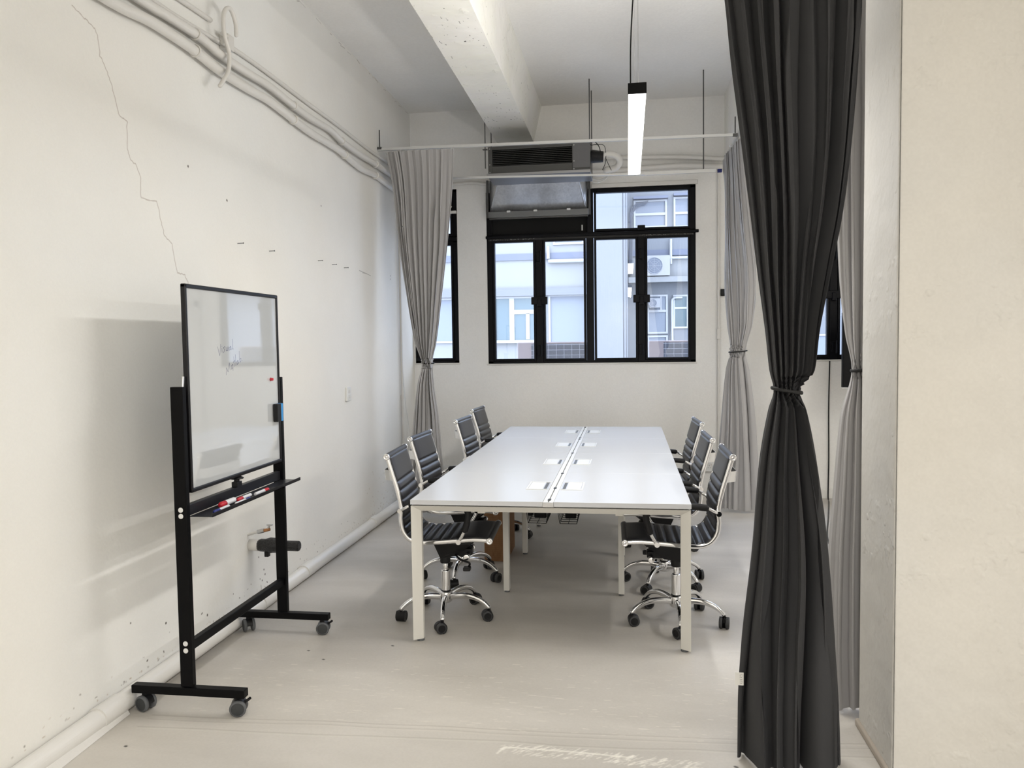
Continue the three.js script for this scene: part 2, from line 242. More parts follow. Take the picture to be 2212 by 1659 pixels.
{
  const w = thing('window_2', 'black steel window with five panes above the table', 'window', [0, 0, 0], 0, null, 'structure'), [x0, x1, y0, y1] = WIN.w2;
  part('frame', [fr(x0, x0 + 0.055, y0, y1), fr(x1 - 0.055, x1, y0, y1), fr(x0, x1, y0, y0 + 0.03), fr(-0.36, x1, 3.035, y1), fr(-0.395, -0.335, 2.6, y1, 0.012)], M.frameBlack, w);
  for (const x of [-0.88, -0.37, 0.137]) part('mullion', fr(x - 0.036, x + 0.036, y0, 2.6, 0.006), M.frameBlack, w);
  const tr = part('transom', [fr(x0, x1, 2.588, 2.645)], M.frameBlack, w);
  part('drip_bar', bx(-1.418, 0.69, 2.602, 2.63, FF, FF + 0.035, 0.006), M.frameBlack, tr);
  part('paint_spattered_strip', (() => { const g = new THREE.PlaneGeometry(2.04, 0.022); return g.translate(-0.375, 2.592, FF + 0.012); })(), M.fleck, tr);
  for (const [a, b] of [[-1.332, -0.94], [-0.819, -0.433], [-0.306, 0.079], [0.196, 0.589]]) sash(w, a, b, 1.387, 2.562);
  sash(w, -0.305, 0.59, 2.668, 3.022);
  latch(w, -0.88, 1.97); latch(w, 0.137, 1.97);
  for (const x of [-0.88, 0.137]) for (const y of [1.47, 2.41]) handle(w, x, y);
  part('latch', bx(0.1, 0.175, 2.64, 2.69, FF, FF + 0.03, 0.005), M.frameBlack, w);
  part('blank_panel', [bx(x0 + 0.01, -0.37, 2.63, 3.06, FB + 0.01, FB + 0.03)], M.hole, w);
  part('label_tab', bx(-0.452, -0.44, 2.665, 2.72, FB + 0.03, FB + 0.034), M.whitePlastic, w);
  part('sill', bx(x0 - 0.012, x1 + 0.012, y0 - 0.012, y0 + 0.002, FB - 0.1, BZ + 0.012, 0.004), M.whitePaint, w);
  part('head_trim', bx(-0.35, x1 + 0.02, 3.068, 3.11, BZ - 0.02, BZ + 0.012, 0.005), M.whitePaint, w);
}
{
  const w = thing('window_1', 'narrow black window half hidden by the left curtain', 'window', [0, 0, 0], 0, null, 'structure'), [x0, x1, y0, y1] = WIN.w1;
  part('frame', [fr(x0, x0 + 0.05, y0, y1), fr(x1 - 0.05, x1, y0, y1), fr(x0, x1, y0, y0 + 0.03), fr(x0, x1, y1 - 0.035, y1)], M.frameBlack, w);
  const tr = part('transom', fr(x0, x1, 2.575, 2.65), M.frameBlack, w); part('drip_bar', bx(x0 + 0.002, x1 - 0.002, 2.6, 2.632, FF, FF + 0.03, 0.005), M.frameBlack, tr);
  sash(w, x0 + 0.07, x1 - 0.072, 1.402, 2.552); sash(w, x0 + 0.07, x1 - 0.072, 2.674, 2.87);
  part('blank_panel', bx(x0 + 0.03, x1 - 0.03, 2.89, y1 - 0.03, FB + 0.01, FB + 0.03), M.hole, w);
  part('bracket', [bx(x0 + 0.1, x1 - 0.005, 2.872, 2.9, FF, FF + 0.03, 0.004), rod(V(x1 - 0.06, 2.93, FF + 0.01), V(x1 - 0.2, 3.02, FF + 0.04), 0.02, 8)], M.whitePaint, w);
  part('sill', bx(x0 - 0.002, x1 + 0.01, y0 - 0.012, y0 + 0.002, FB - 0.1, BZ + 0.012, 0.004), M.whitePaint, w);
}
{
  const w = thing('window_3', 'black window glimpsed between the black and grey curtains', 'window', [0, 0, 0], 0, null, 'structure'), [x0, x1, y0, y1] = WIN.w3;
  part('frame', [fr(x0, x0 + 0.055, y0, y1), fr(x1 - 0.055, x1, y0, y1), fr(x0, x1, y0, y0 + 0.03), fr(x0, x1, y1 - 0.07, y1)], M.frameBlack, w);
  for (const x of [1.953, 2.45, 2.95]) part('mullion', fr(x - 0.036, x + 0.036, y0, y1, 0.006), M.frameBlack, w);
  for (const [a, b] of [[1.5, 1.893], [2.013, 2.39], [2.51, 2.89], [3.01, 3.4]]) sash(w, a, b, 1.395, 2.56);
  latch(w, 1.953, 1.97); handle(w, 1.96, 1.47); handle(w, 1.955, 2.36);
  part('sill', bx(x0 - 0.012, x1 + 0.012, y0 - 0.012, y0 + 0.002, FB - 0.1, BZ + 0.012, 0.004), M.whitePaint, w);
}

// ---------------------------------------------------------------- bench table
{
  const x0 = -1.1175, x1 = 0.3037, z0 = -3.914, L = 3.54, n = 4, ml = L / n, xc = -0.402, z1 = z0 - L;
  const t = thing('conference_table', 'long white bench table of eight joined desktops', 'table');
  for (let k = 0; k < n; k++) for (const s of [-1, 1]) {
    const a = s < 0 ? x0 : xc + 0.028, b = s < 0 ? xc - 0.028 : x1, za = z0 - k * ml - 0.002, zb = z0 - (k + 1) * ml + 0.002;
    const top = part('desktop', bx(a, b, 0.725, 0.75, zb, za, 0.0015), M.laminate, t);
    const zc = (za + zb) / 2, pa = s < 0 ? xc - 0.155 : xc + 0.036, pb = s < 0 ? xc - 0.036 : xc + 0.155;
    part('cable_flap', [bx(pa, pb, 0.7502, 0.7532, zc - 0.114, zc - 0.106), bx(pa, pb, 0.7502, 0.7532, zc + 0.106, zc + 0.114), bx(s < 0 ? pa : pb - 0.008, s < 0 ? pa + 0.008 : pb, 0.7502, 0.7532, zc - 0.106, zc + 0.106), bx(s < 0 ? pa + 0.012 : pa + 0.03, s < 0 ? pb - 0.03 : pb - 0.012, 0.7502, 0.7525, zc - 0.102, zc + 0.102)], M.whitePlastic, top);
    part('flap_gap', bx(pa + 0.001, pb - 0.001, 0.7498, 0.7506, zc - 0.113, zc + 0.113), M.alu, top);
    part('cable_slot', bx(s < 0 ? pb - 0.024 : pa + 0.008, s < 0 ? pb - 0.008 : pa + 0.024, 0.7501, 0.7512, zc - 0.1, zc + 0.1), M.rubberGrey, top);
  }
  // centre channel with its slot and clips
  const ch = part('cable_channel', [bx(xc - 0.0265, xc - 0.003, 0.727, 0.748, z1 + 0.001, z0 - 0.001, 0.001), bx(xc + 0.003, xc + 0.0265, 0.727, 0.748, z1 + 0.001, z0 - 0.001, 0.001)], M.whitePlastic, t);
  part('channel_slot', bx(xc - 0.003, xc + 0.003, 0.728, 0.738, z1 + 0.002, z0 - 0.002), M.rubberGrey, ch);
  for (const z of [-3.98, -4.3, -4.79, -5.68, -6.5, -6.62, -7.4]) part('channel_clip', bx(xc - 0.007, xc + 0.009, 0.7475, 0.7505, z - 0.018, z + 0.018), M.hubGrey, ch);
  for (const z of [z0 + 0.0005, z1 - 0.0005]) part('end_cap', bx(xc - 0.0275, xc + 0.0275, 0.724, 0.749, z - 0.003, z + 0.003, 0.001), M.alu, t);
  // end frames: faceted legs mitred into a faceted rail
  for (const [zf, d] of [[z0 - 0.001, -1], [z1 + 0.001, 1]]) {
    for (const s of [-1, 1]) {
      const X = s < 0 ? x0 + 0.003 : x1 - 0.003, i = -s;
      let ring = [[X, zf], [X + i * 0.047, zf + d * 0.032], [X + i * 0.047, zf + d * 0.06], [X, zf + d * 0.06]]; if (s * d < 0) ring = ring.reverse();
      const at = (y) => ring.map(([x, z]) => [x, y, z]);
      const leg = part('leg', prism(at(0.012), at(0.718)), M.tableLeg, t);
      part('glide', new THREE.CylinderGeometry(0.018, 0.02, 0.014, 14).translate(X + i * 0.028, 0.007, zf + d * 0.042), M.rubberGrey, leg);
    }
    const a = [[x0 + 0.05, 0.688, zf + d * 0.03], [x0 + 0.05, 0.688, zf + d * 0.06], [x0 + 0.004, 0.719, zf + d * 0.06], [x0 + 0.004, 0.719, zf]], b = a.map(([x, y, z]) => [x0 + x1 - x, y, z]);
    part('end_rail', prism(d < 0 ? a : [...a].reverse(), d < 0 ? b : [...b].reverse()), M.tableLeg, t);
  }
  for (const X of [-0.756, -0.048]) part('long_rail', bx(X - 0.02, X + 0.02, 0.672, 0.718, z1 + 0.06, z0 - 0.06, 0.003), M.tableLeg, t);
  for (let k = 1; k < n; k++) {
    const z = z0 - k * ml;
    for (const X of [-0.756, -0.048]) { const leg = part('leg', bx(X - 0.018, X + 0.018, 0.012, 0.7, z - 0.026, z + 0.026, 0.003), M.tableLeg, t); part('glide', new THREE.CylinderGeometry(0.015, 0.017, 0.014, 12).translate(X, 0.007, z), M.rubberGrey, leg); }
    part('cross_rail', bx(-0.738, -0.066, 0.675, 0.712, z - 0.018, z + 0.018, 0.003), M.tableLeg, t);
  }
  for (const [a, b] of [[-0.555, -0.418], [-0.385, -0.255]]) for (const zc of [-4.36, -5.24]) {   // wire baskets
    const g = [], y0 = 0.585, y1 = 0.7, zf = zc + 0.2, zb = zc - 0.2, q = 0.02;
    for (let z = zb; z <= zf + 0.001; z += 0.05) g.push(rod(V(a, y1, z), V(a + q, y0, z), 0.0016, 5), rod(V(a + q, y0, z), V(b - q, y0, z), 0.0016, 5), rod(V(b - q, y0, z), V(b, y1, z), 0.0016, 5));
    for (const [x, y] of [[a, y1], [b, y1], [a + q, y0], [b - q, y0], [a + q / 2, (y0 + y1) / 2], [b - q / 2, (y0 + y1) / 2], [(a + b) / 2, y0]]) g.push(rod(V(x, y, zb), V(x, y, zf), 0.002, 5));
    g.push(bx(a + q + 0.02, b - q - 0.01, y0 + 0.004, y0 + 0.06, zc - 0.15, zc + 0.1, 0.006));
    part('cable_basket', g, M.blackMetal, t);
  }
}

// ---------------------------------------------------------------- office chairs
const chairParts = (() => {
  const prof = [[-0.272, 0.945], [-0.245, 0.853], [-0.216, 0.754], [-0.199, 0.665], [-0.203, 0.6], [-0.19, 0.535], [-0.155, 0.492], [-0.105, 0.475], [-0.024, 0.477], [0.095, 0.486], [0.193, 0.493], [0.282, 0.489]];
  const curve = new THREE.CatmullRomCurve3(prof.map(([u, y]) => V(u, y, 0)), false, 'centripetal'), N = 200, len = curve.getLength();
  const pts = curve.getSpacedPoints(N), tan = pts.map((_, i) => V().subVectors(pts[Math.min(N, i + 1)], pts[Math.max(0, i - 1)]).normalize());
  const grooves = []; for (let s = 0.15; s < len - 0.13; s += 0.05) grooves.push(s);
  const puff = (s) => { let a = 0, b = len; for (const g of grooves) { if (g <= s) a = g; else { b = g; break; } } const d = Math.min(s - a, b - s), w = (b - a) / 2; if (s < 0.01 || s > len - 0.01) return 0.5; return Math.pow(Math.max(0, 1 - Math.pow(1 - Math.min(1, d / Math.min(w, 0.022)), 2.2)), 0.8); };
  function sling(i0, i1) {
    const sec = [[-1, -0.003], [-0.985, 0.55], [-0.94, 0.85], [-0.7, 1], [-0.3, 1.04], [0, 1.05], [0.3, 1.04], [0.7, 1], [0.94, 0.85], [0.985, 0.55], [1, -0.003], [0.98, -2], [-0.98, -2]];
    const pos = [], idx = [], uv = [], m = sec.length;
    for (let i = i0; i <= i1; i++) {
      const s = len * i / N, T = 0.007 + 0.013 * puff(s), p = pts[i], t = tan[i], nx = -t.y, ny = t.x;
      for (const [w, k] of sec) { const o = k === -2 ? -0.009 : k * T; pos.push(p.x + nx * o, p.y + ny * o, w * 0.197); uv.push(w * 0.2, s); }
    }
    for (let i = 0; i < i1 - i0; i++) for (let j = 0; j < m; j++) { const a = i * m + j, b = i * m + (j + 1) % m, c = a + m, d = b + m; idx.push(a, b, c, b, d, c); }
    const g = new THREE.BufferGeometry(); g.setAttribute('position', new THREE.Float32BufferAttribute(pos, 3)); g.setAttribute('uv', new THREE.Float32BufferAttribute(uv, 2)); g.setIndex(idx); g.computeVertexNormals(); return g;
  }
  let cut = 0; pts.forEach((p, i) => { if (p.x < -0.13 && p.y < 0.52) cut = i; });
  const G = {};
  G.back = sling(0, cut); G.seat = sling(cut, N);
  G.rail = (s) => { const g = new THREE.TubeGeometry(new THREE.CatmullRomCurve3(pts.filter((_, i) => i % 4 === 0)), 80, 0.012, 10); g.scale(1, 1, 0.55); return g.translate(0, 0, s * 0.208); };
  const capProf = [[0, -0.006], [0.012, -0.006], [0.017, -0.004], [0.0185, 0], [0.0185, 0.008], [0.016, 0.011], [0.012, 0.011], [0.010, 0.009], [0.006, 0.009], [0.004, 0.011], [0, 0.011]];
  G.cap = (u, y, s) => lathe(capProf, 18).rotateX(s * Math.PI / 2).translate(u, y, s * 0.212);
  G.roll = (u, y) => new THREE.CylinderGeometry(0.0165, 0.0165, 0.42, 16).rotateX(Math.PI / 2).translate(u, y, 0);
  G.top = prof[0]; G.front = prof[11];
  G.stretcher = (() => {   // aluminium spreader bowed out behind the back
    const pos = [], idx = [], n = 24; const X = -0.245;
    for (let i = 0; i <= n; i++) { const w = -1 + 2 * i / n, e = Math.min(1, (1 - Math.abs(w)) / 0.22), bow = -0.052 * (e * e * (3 - 2 * e)); for (const [y, o] of [[0.868, 0], [0.868, -0.005], [0.812, -0.013], [0.812, -0.008]]) pos.push(X + bow + o - (0.868 - y) * -0.25, y, w * 0.205); }
    for (let i = 0; i < n; i++) for (let j = 0; j < 4; j++) { const a = i * 4 + j, b = i * 4 + (j + 1) % 4; idx.push(a, a + 4, b, b, a + 4, b + 4); }
    const g = new THREE.BufferGeometry(); g.setAttribute('position', new THREE.Float32BufferAttribute(pos, 3)); g.setIndex(idx); const q = g.toNonIndexed(); q.computeVertexNormals(); return q;
  })();
  G.arm = (s) => { const z = s * 0.222, z2 = s * 0.238; return [tube([V(-0.2, 0.653, z), V(-0.17, 0.67, z2), V(-0.13, 0.686, z2), V(0.0, 0.692, z2)], 0.009, 24, 10), tube([V(0.165, 0.6, z2), V(0.15, 0.548, z2), V(0.118, 0.49, z)], 0.0095, 20, 10), rod(V(-0.2, 0.653, s * 0.2), V(-0.2, 0.653, s * 0.236), 0.014, 14), rod(V(0.116, 0.486, s * 0.2), V(0.116, 0.486, s * 0.236), 0.014, 14)]; };
  G.pad = (s) => { const z = s * 0.238; return capsTube([V(-0.135, 0.686, z), V(-0.06, 0.692, z), V(0.08, 0.694, z), V(0.145, 0.685, z), V(0.172, 0.648, z), V(0.165, 0.59, z), V(0.153, 0.555, z)], 0.0175, 40, 10); };
  G.mech = [bx(-0.07, 0.17, 0.452, 0.47, -0.16, 0.16, 0.004), prism([[-0.02, 0.345, 0.045], [-0.02, 0.345, -0.045], [0.07, 0.36, -0.045], [0.07, 0.36, 0.045]].reverse(), [[-0.06, 0.455, 0.075], [-0.06, 0.455, -0.075], [0.19, 0.455, -0.075], [0.19, 0.455, 0.075]].reverse()), bx(0.04, 0.16, 0.36, 0.4, -0.035, 0.035, 0.008), rod(V(0.14, 0.372, -0.1), V(0.14, 0.372, 0.1), 0.012, 12)];
  G.knob = lathe([[0, 0], [0.015, 0], [0.018, 0.004], [0.018, 0.022], [0.014, 0.026], [0, 0.026]], 18);
  G.lever = [tube([V(0.06, 0.372, 0.03), V(0.1, 0.358, 0.1), V(0.16, 0.352, 0.15), V(0.165, 0.342, 0.19)], 0.006, 24, 8), bx(0.135, 0.175, 0.322, 0.342, 0.17, 0.215, 0.006)];
  G.cup = lathe([[0, 0.31], [0.027, 0.31], [0.03, 0.315], [0.03, 0.348], [0.024, 0.352], [0, 0.352]], 20);
  G.gas = [lathe([[0, 0.26], [0.0145, 0.26], [0.0145, 0.312], [0, 0.312]], 18), lathe([[0, 0.14], [0.0245, 0.14], [0.0255, 0.145], [0.0255, 0.262], [0.022, 0.268], [0.018, 0.27], [0, 0.27]], 24)];
  G.collar = lathe([[0.0255, 0.146], [0.028, 0.147], [0.028, 0.154], [0.0255, 0.155]], 24);
  G.hub = lathe([[0, 0.085], [0.03, 0.085], [0.036, 0.092], [0.038, 0.11], [0.038, 0.14], [0.034, 0.148], [0.026, 0.15], [0, 0.15]], 28);
  G.spoke = (() => {   // curved star arm, deep at the hub and slim at the castor
    const c = new THREE.CatmullRomCurve3([V(0.03, 0.118, 0), V(0.09, 0.127, 0), V(0.15, 0.127, 0), V(0.205, 0.112, 0), V(0.243, 0.088, 0), V(0.262, 0.068, 0)]), n = 28, pos = [], idx = [], m = 12;
    for (let i = 0; i <= n; i++) { const f = i / n, p = c.getPointAt(f), t = c.getTangentAt(f), hh = 0.019 - 0.008 * f, ww = 0.016 - 0.003 * f; for (let j = 0; j < m; j++) { const a = j / m * Math.PI * 2, ca = Math.cos(a), sa = Math.sin(a), e = 0.75, y = Math.sign(sa) * Math.pow(Math.abs(sa), e) * hh, z = Math.sign(ca) * Math.pow(Math.abs(ca), e) * ww; pos.push(p.x - t.y * y, p.y + t.x * y, z); } }
    for (let i = 0; i < n; i++) for (let j = 0; j < m; j++) { const a = i * m + j, b = i * m + (j + 1) % m; idx.push(a, a + m, b, b, a + m, b + m); }
    const k = pos.length / 3; pos.push(0.264, 0.066, 0); for (let j = 0; j < m; j++) idx.push(n * m + j, k, n * m + (j + 1) % m);
    const g = new THREE.BufferGeometry(); g.setAttribute('position', new THREE.Float32BufferAttribute(pos, 3)); g.setIndex(idx); g.computeVertexNormals(); return g;
  })();
  G.fork = join([rod(V(0, 0.05, 0), V(0, 0.075, 0), 0.0075, 10), bx(-0.02, 0.008, 0.03, 0.056, -0.006, 0.006, 0.004), new THREE.CylinderGeometry(0.0315, 0.0315, 0.052, 20, 1, false, 0.2, 2.6).rotateX(Math.PI / 2).translate(-0.012, 0.031, 0)]);
  G.tyre = (s) => lathe([[0.0, 0], [0.026, 0], [0.03, 0.003], [0.03, 0.015], [0.027, 0.018], [0.02, 0.0185]], 22).rotateX(s * Math.PI / 2).translate(-0.012, 0.03, s * 0.008);
  G.disc = (s) => lathe([[0.02, 0.0185], [0.0195, 0.0165], [0.0, 0.0165]], 20).rotateX(s * Math.PI / 2).translate(-0.012, 0.03, s * 0.008);
  const shared = { rails: [-1, 1].map((s) => G.rail(s)), caps: [-1, 1].flatMap((s) => [G.cap(...G.top, s), G.cap(...G.front, s)]), rollT: G.roll(...G.top), rollF: G.roll(...G.front), arms: [-1, 1].map((s) => join(G.arm(s))), pads: [-1, 1].map((s) => join(G.pad(s))), mech: join(G.mech), lever: join(G.lever), gas: join(G.gas), tyres: [-1, 1].map((s) => G.tyre(s)), discs: [-1, 1].map((s) => G.disc(s)), knobs: [-1, 1].map((s) => G.knob.clone().rotateX(s * Math.PI / 2).translate(0.14, 0.372, s * 0.095)) };
  return { ...G, ...shared };
})();
function makeChair(label, [x, z], turn, star, s0) {
  const C = chairParts, t = thing('office_chair', label, 'chair', [x, 0, z], turn, 'ribbed office chairs around the table');
  part('backrest', C.back, M.leather, t); part('seat', C.seat, M.leather, t);
  part('top_roll', C.rollT, M.leather, t); part('front_roll', C.rollF, M.leather, t);
  for (const g of C.rails) part('side_rail', g, M.chrome, t);
  for (const g of C.caps) part('roll_cap', g, M.chrome, t);
  part('back_spreader', C.stretcher, M.polished, t);
  C.arms.forEach((g, i) => { const a = part('armrest', g, M.chrome, t); part('arm_pad', C.pads[i], M.blackPlastic, a); });
  const mech = part('tilt_mechanism', C.mech, M.blackPlastic, t); part('lever', C.lever, M.blackPlastic, mech); for (const g of C.knobs) part('tension_knob', g, M.chrome, mech);
  const gl = part('gas_lift', C.gas, M.chrome, t); part('cup', C.cup, M.blackPlastic, gl); part('collar', C.collar, M.blackPlastic, gl);
  part('hub', C.hub, M.chrome, t);
  for (let k = 0; k < 5; k++) {
    const a = star + k * Math.PI * 2 / 5 + turn, sp = part('base_arm', C.spoke, M.chrome, t); sp.rotation.y = -a;
    const c = part('castor', C.fork, M.blackPlastic, t); c.position.set(0.26 * Math.cos(a), 0, 0.26 * Math.sin(a)); c.rotation.y = -a + ((s0 * 37 + k * 61) % 100) / 100 * 2.4 - 0.4;
    C.tyres.forEach((g, i) => { part('wheel', g, M.tyre, c); part('wheel_disc', C.discs[i], M.blackPlastic, c); });
  }
  return t;
}
makeChair('nearest ribbed black chair on the whiteboard side of the table', [-1.035, -4.325], 0.05, 0.16, 1);
makeChair('ribbed black chair second from the viewer on the whiteboard side', [-1.10, -5.07], -0.05, 0.3, 2);
makeChair('ribbed black chair third from the viewer on the whiteboard side', [-1.04, -6.16], -0.06, 0.1, 3);
makeChair('farthest ribbed black chair on the whiteboard side, close to the windows', [-1.10, -7.1], -0.06, 0.5, 4);
makeChair('nearest ribbed black chair on the curtain side of the table', [0.256, -4.375], Math.PI + 0.02, 0.28, 5);
makeChair('middle ribbed black chair on the curtain side of the table', [0.222, -5.06], Math.PI + 0.04, 0.75, 6);
makeChair('farthest ribbed black chair on the curtain side of the table', [0.24, -5.985], Math.PI + 0.06, 0.4, 7);

// ---------------------------------------------------------------- cardboard box under the table
{
  const t = thing('cardboard_box', 'plain brown cardboard box standing under the table', 'box', [-0.94, 0, -5.665]);
  part('carton', bx(-0.08, 0.08, 0, 0.46, -0.205, 0.205, 0.004), M.card, t);
  part('flap', bx(-0.08, -0.004, 0.46, 0.463, -0.209, 0.209), M.card, t); part('flap', bx(0.004, 0.08, 0.46, 0.463, -0.209, 0.209), M.card, t);
}

// ---------------------------------------------------------------- rolling whiteboard
{
  const t = thing('rolling_whiteboard', 'rolling whiteboard with black frame beside the left wall', 'whiteboard');
  const ZN = -3.048, ZF = -3.984, XB = -1.842;      // posts near and far, board centre plane
  // handwriting on the board, in board coordinates
  const c = canvas(1024, 1024), g = c.getContext('2d'); g.fillStyle = 'rgb(228,230,230)'; g.fillRect(0, 0, 1024, 1024);
  const px = (z) => (-3.083 - z) / 0.883 * 1024, py = (y) => (1.82 - y) / 0.885 * 1024;
  // strokes measured in a small local grid: origin, right along -z, down along -y
  const write = (z0, y0, sc, slope, strokes) => { g.strokeStyle = 'rgba(46,50,104,0.8)'; g.lineWidth = 2.6; g.lineCap = g.lineJoin = 'round'; for (const st of strokes) { g.beginPath(); st.forEach(([a, b], i) => { const X = px(z0 - a * sc), Y = py(y0 - b * sc + a * sc * slope); i ? g.lineTo(X, Y) : g.moveTo(X, Y); }); g.stroke(); } };
  write(-3.345, 1.548, 0.0105, 0.12, [[[0, -0.5], [1.6, 3.6], [2.8, -1.2]], [[3.6, 0.6], [3.8, 2.4]], [[3.7, -0.3], [3.75, -0.1]], [[6.2, 0.2], [5, 0.6], [6.1, 1.7], [5.0, 2.8]], [[7.2, 0.6], [7.4, 2.2], [8.6, 2.2], [9, 0.6], [9.2, 2.4]], [[11.4, 0.8], [10.3, 1.2], [10.4, 2.4], [11.4, 2.0], [11.5, 0.8], [11.9, 2.4]], [[13, -2.2], [13.1, 2.2], [13.8, 2.2]]]);
  write(-3.415, 1.452, 0.0105, 0.34, [[[0, 2.8], [0.5, -0.2], [1.7, 2.2], [3, -1.4], [3.6, 2.0]], [[6, 0.3], [4.9, 0.7], [5, 2.2], [6.1, 1.8], [6.1, 0.4], [6.2, 3.2]], [[7.2, -2.6], [7.3, 1.8]], [[6.6, -0.3], [8.2, -0.6]], [[8.8, -3], [8.8, 2]], [[11, 0.3], [10, 0.6], [10, 2], [11, 1.7], [11.1, 0.4], [11.5, 2]], [[12.4, -3.2], [12.6, 2], [13.8, 1.6], [13.8, 0.5], [12.6, 0.6]], [[15, 2], [15.1, 2.1]]]);
  const bt = ctex(c); bt.flipY = true; bt.wrapS = bt.wrapT = THREE.ClampToEdgeWrapping;
  const ripple = ftex(512, 512, (u, v) => 0.6 * fbm(u * 40, v * 5, 2, 3) + 0.4 * fbm(u * 12, v * 16, 2, 19));
  const mb = P({ map: bt, color: lin(0.74, 0.745, 0.75), roughness: 0.04, ior: 2.1, clearcoat: 1, clearcoatRoughness: 0.03, bumpMap: ripple, bumpScale: 0.00012 });
  const bg = bx(XB - 0.006, XB + 0.004, 0.945, 1.81, -3.958, -3.091); { const p = bg.attributes.position, uv = bg.attributes.uv; for (let i = 0; i < p.count; i++) uv.setXY(i, (-3.083 - p.getZ(i)) / 0.883, 1 - (1.82 - p.getY(i)) / 0.885); }
  const board = part('board', bg, mb, t);
  const f = 0.02;
  part('board_frame', [bx(XB - 0.012, XB + 0.012, 0.935, 1.82, -3.083 - f * 0.7, -3.083, 0.005), bx(XB - 0.012, XB + 0.012, 0.935, 1.82, -3.966, -3.966 + f * 0.7, 0.005), bx(XB - 0.012, XB + 0.012, 1.802, 1.82, -3.966, -3.083, 0.005), bx(XB - 0.012, XB + 0.012, 0.935, 0.953, -3.966, -3.083, 0.005)], S({ color: lin(0.012, 0.012, 0.014), metalness: 0.4, roughness: 0.3 }), t);
  for (const z of [ZN, ZF]) { const s = z === ZN ? 1 : -1;
    const post = part('post', bx(-1.886, -1.83, 0.115, 1.388, z - 0.014, z + 0.014, 0.003), M.blackMetal, t);
    part('slide_rod', rod(V(XB - 0.004, 1.36, z - s * 0.012), V(XB - 0.004, 1.43, z - s * 0.022), 0.006, 8), M.steel, post);
    for (const y of [0.872, 0.846, 0.302, 0.272]) part('bolt', lathe([[0, 0], [0.011, 0], [0.011, 0.002], [0.008, 0.004], [0.003, 0.0035], [0, 0.0025]], 14).rotateX(s * Math.PI / 2).translate(-1.856, y, z + s * 0.014), M.whitePlastic, post);
    const foot = part('foot', bx(-2.112, -1.598, 0.078, 0.113, z - 0.02, z + 0.02, 0.004), M.blackMetal, t);
    for (const [X, turn, brake] of [[-2.062, -0.25, 0], [-1.64, 0.3, 1]]) {
      const k = part('castor', [rod(V(0, 0.05, 0), V(0, 0.08, 0), 0.012, 10), new THREE.CylinderGeometry(0.033, 0.033, 0.034, 20, 1, false, 0, Math.PI).rotateX(Math.PI / 2).rotateZ(Math.PI / 2).translate(0.006, 0.036, 0), ...(brake ? [tube([V(0.03, 0.055, 0), V(0.045, 0.062, 0), V(0.055, 0.07, 0)], 0.006, 8, 6)] : [])], M.blackPlastic, t);
      k.position.set(X, 0, z); k.rotation.y = turn * (z === ZN ? 1 : 0.7) + (X < -2 && z !== ZN ? -0.7 : 0);
      for (const q of [-1, 1]) { part('wheel', lathe([[0, 0], [0.025, 0], [0.034, 0.003], [0.035, 0.012], [0.031, 0.017], [0.027, 0.018]], 24).rotateX(q * Math.PI / 2).translate(0.006, 0.035, q * 0.012), M.rubberGrey, k); part('wheel_disc', lathe([[0.027, 0.018], [0.026, 0.016], [0.012, 0.019], [0, 0.019]], 22).rotateX(q * Math.PI / 2).translate(0.006, 0.035, q * 0.012), M.hubGrey, k); }
    }
  }
  part('crossbar', bx(-1.872, -1.842, 0.262, 0.302, ZF + 0.014, ZN - 0.014, 0.004), M.blackMetal, t);
  part('upper_crossbar', bx(-1.872, -1.846, 0.838, 0.885, ZF + 0.014, ZN - 0.014, 0.003), S({ color: lin(0.014, 0.014, 0.017), metalness: 0.3, roughness: 0.4 }), t);
  part('pen_tray', [bx(-1.846, -1.742, 0.833, 0.836, -3.99, -3.085), bx(-1.745, -1.742, 0.833, 0.849, -3.99, -3.085)], S({ color: lin(0.02, 0.02, 0.023), metalness: 0.4, roughness: 0.34 }), t);
  part('clamp', [bx(-1.868, -1.836, 0.885, 0.91, -3.53, -3.485, 0.003), rod(V(-1.852, 0.905, -3.508), V(-1.852, 0.926, -3.508), 0.013, 12), lathe([[0, 0.92], [0.03, 0.922], [0.034, 0.927], [0.02, 0.934], [0, 0.934]], 18).translate(-1.852, 0, -3.508)], M.blackPlastic, t);
}
function marker(label, z, y, x, len, r, cap, capEnd, tilt = 0) {
  const t = thing('marker_pen', label, 'marker', [x, y, z], tilt, 'pens on the whiteboard tray');
  const s = capEnd;   // cap toward the viewer (+1) or away (-1)
  part('barrel', lathe([[0, -len / 2], [r * 0.8, -len / 2], [r, -len / 2 + 0.004], [r, len * 0.16], [0, len * 0.16]], 16).rotateX(s * Math.PI / 2), M.penWhite, t);
  part('cap', lathe([[0, len * 0.16], [r * 1.08, len * 0.16], [r * 1.08, len * 0.42], [r * 0.75, len * 0.5], [0, len * 0.5]], 16).rotateX(s * Math.PI / 2), cap, t);
}
marker('thick white marker with bright red cap on the tray', -3.31, 0.8495, -1.797, 0.13, 0.0125, M.red, 1);
marker('thin white pen with dark blue cap nearest the tray end', -3.2, 0.8435, -1.765, 0.13, 0.0075, M.blueInk, 1);
marker('white pen with blue end lying outermost on the tray', -3.38, 0.8435, -1.757, 0.135, 0.007, M.blueInk, -1);
marker('slim white pen with red cap behind the thick red marker', -3.455, 0.8445, -1.79, 0.13, 0.0085, M.red, 1);
marker('slim white pen with red tip farthest along the tray', -3.6, 0.8445, -1.772, 0.14, 0.0085, M.red, -1);
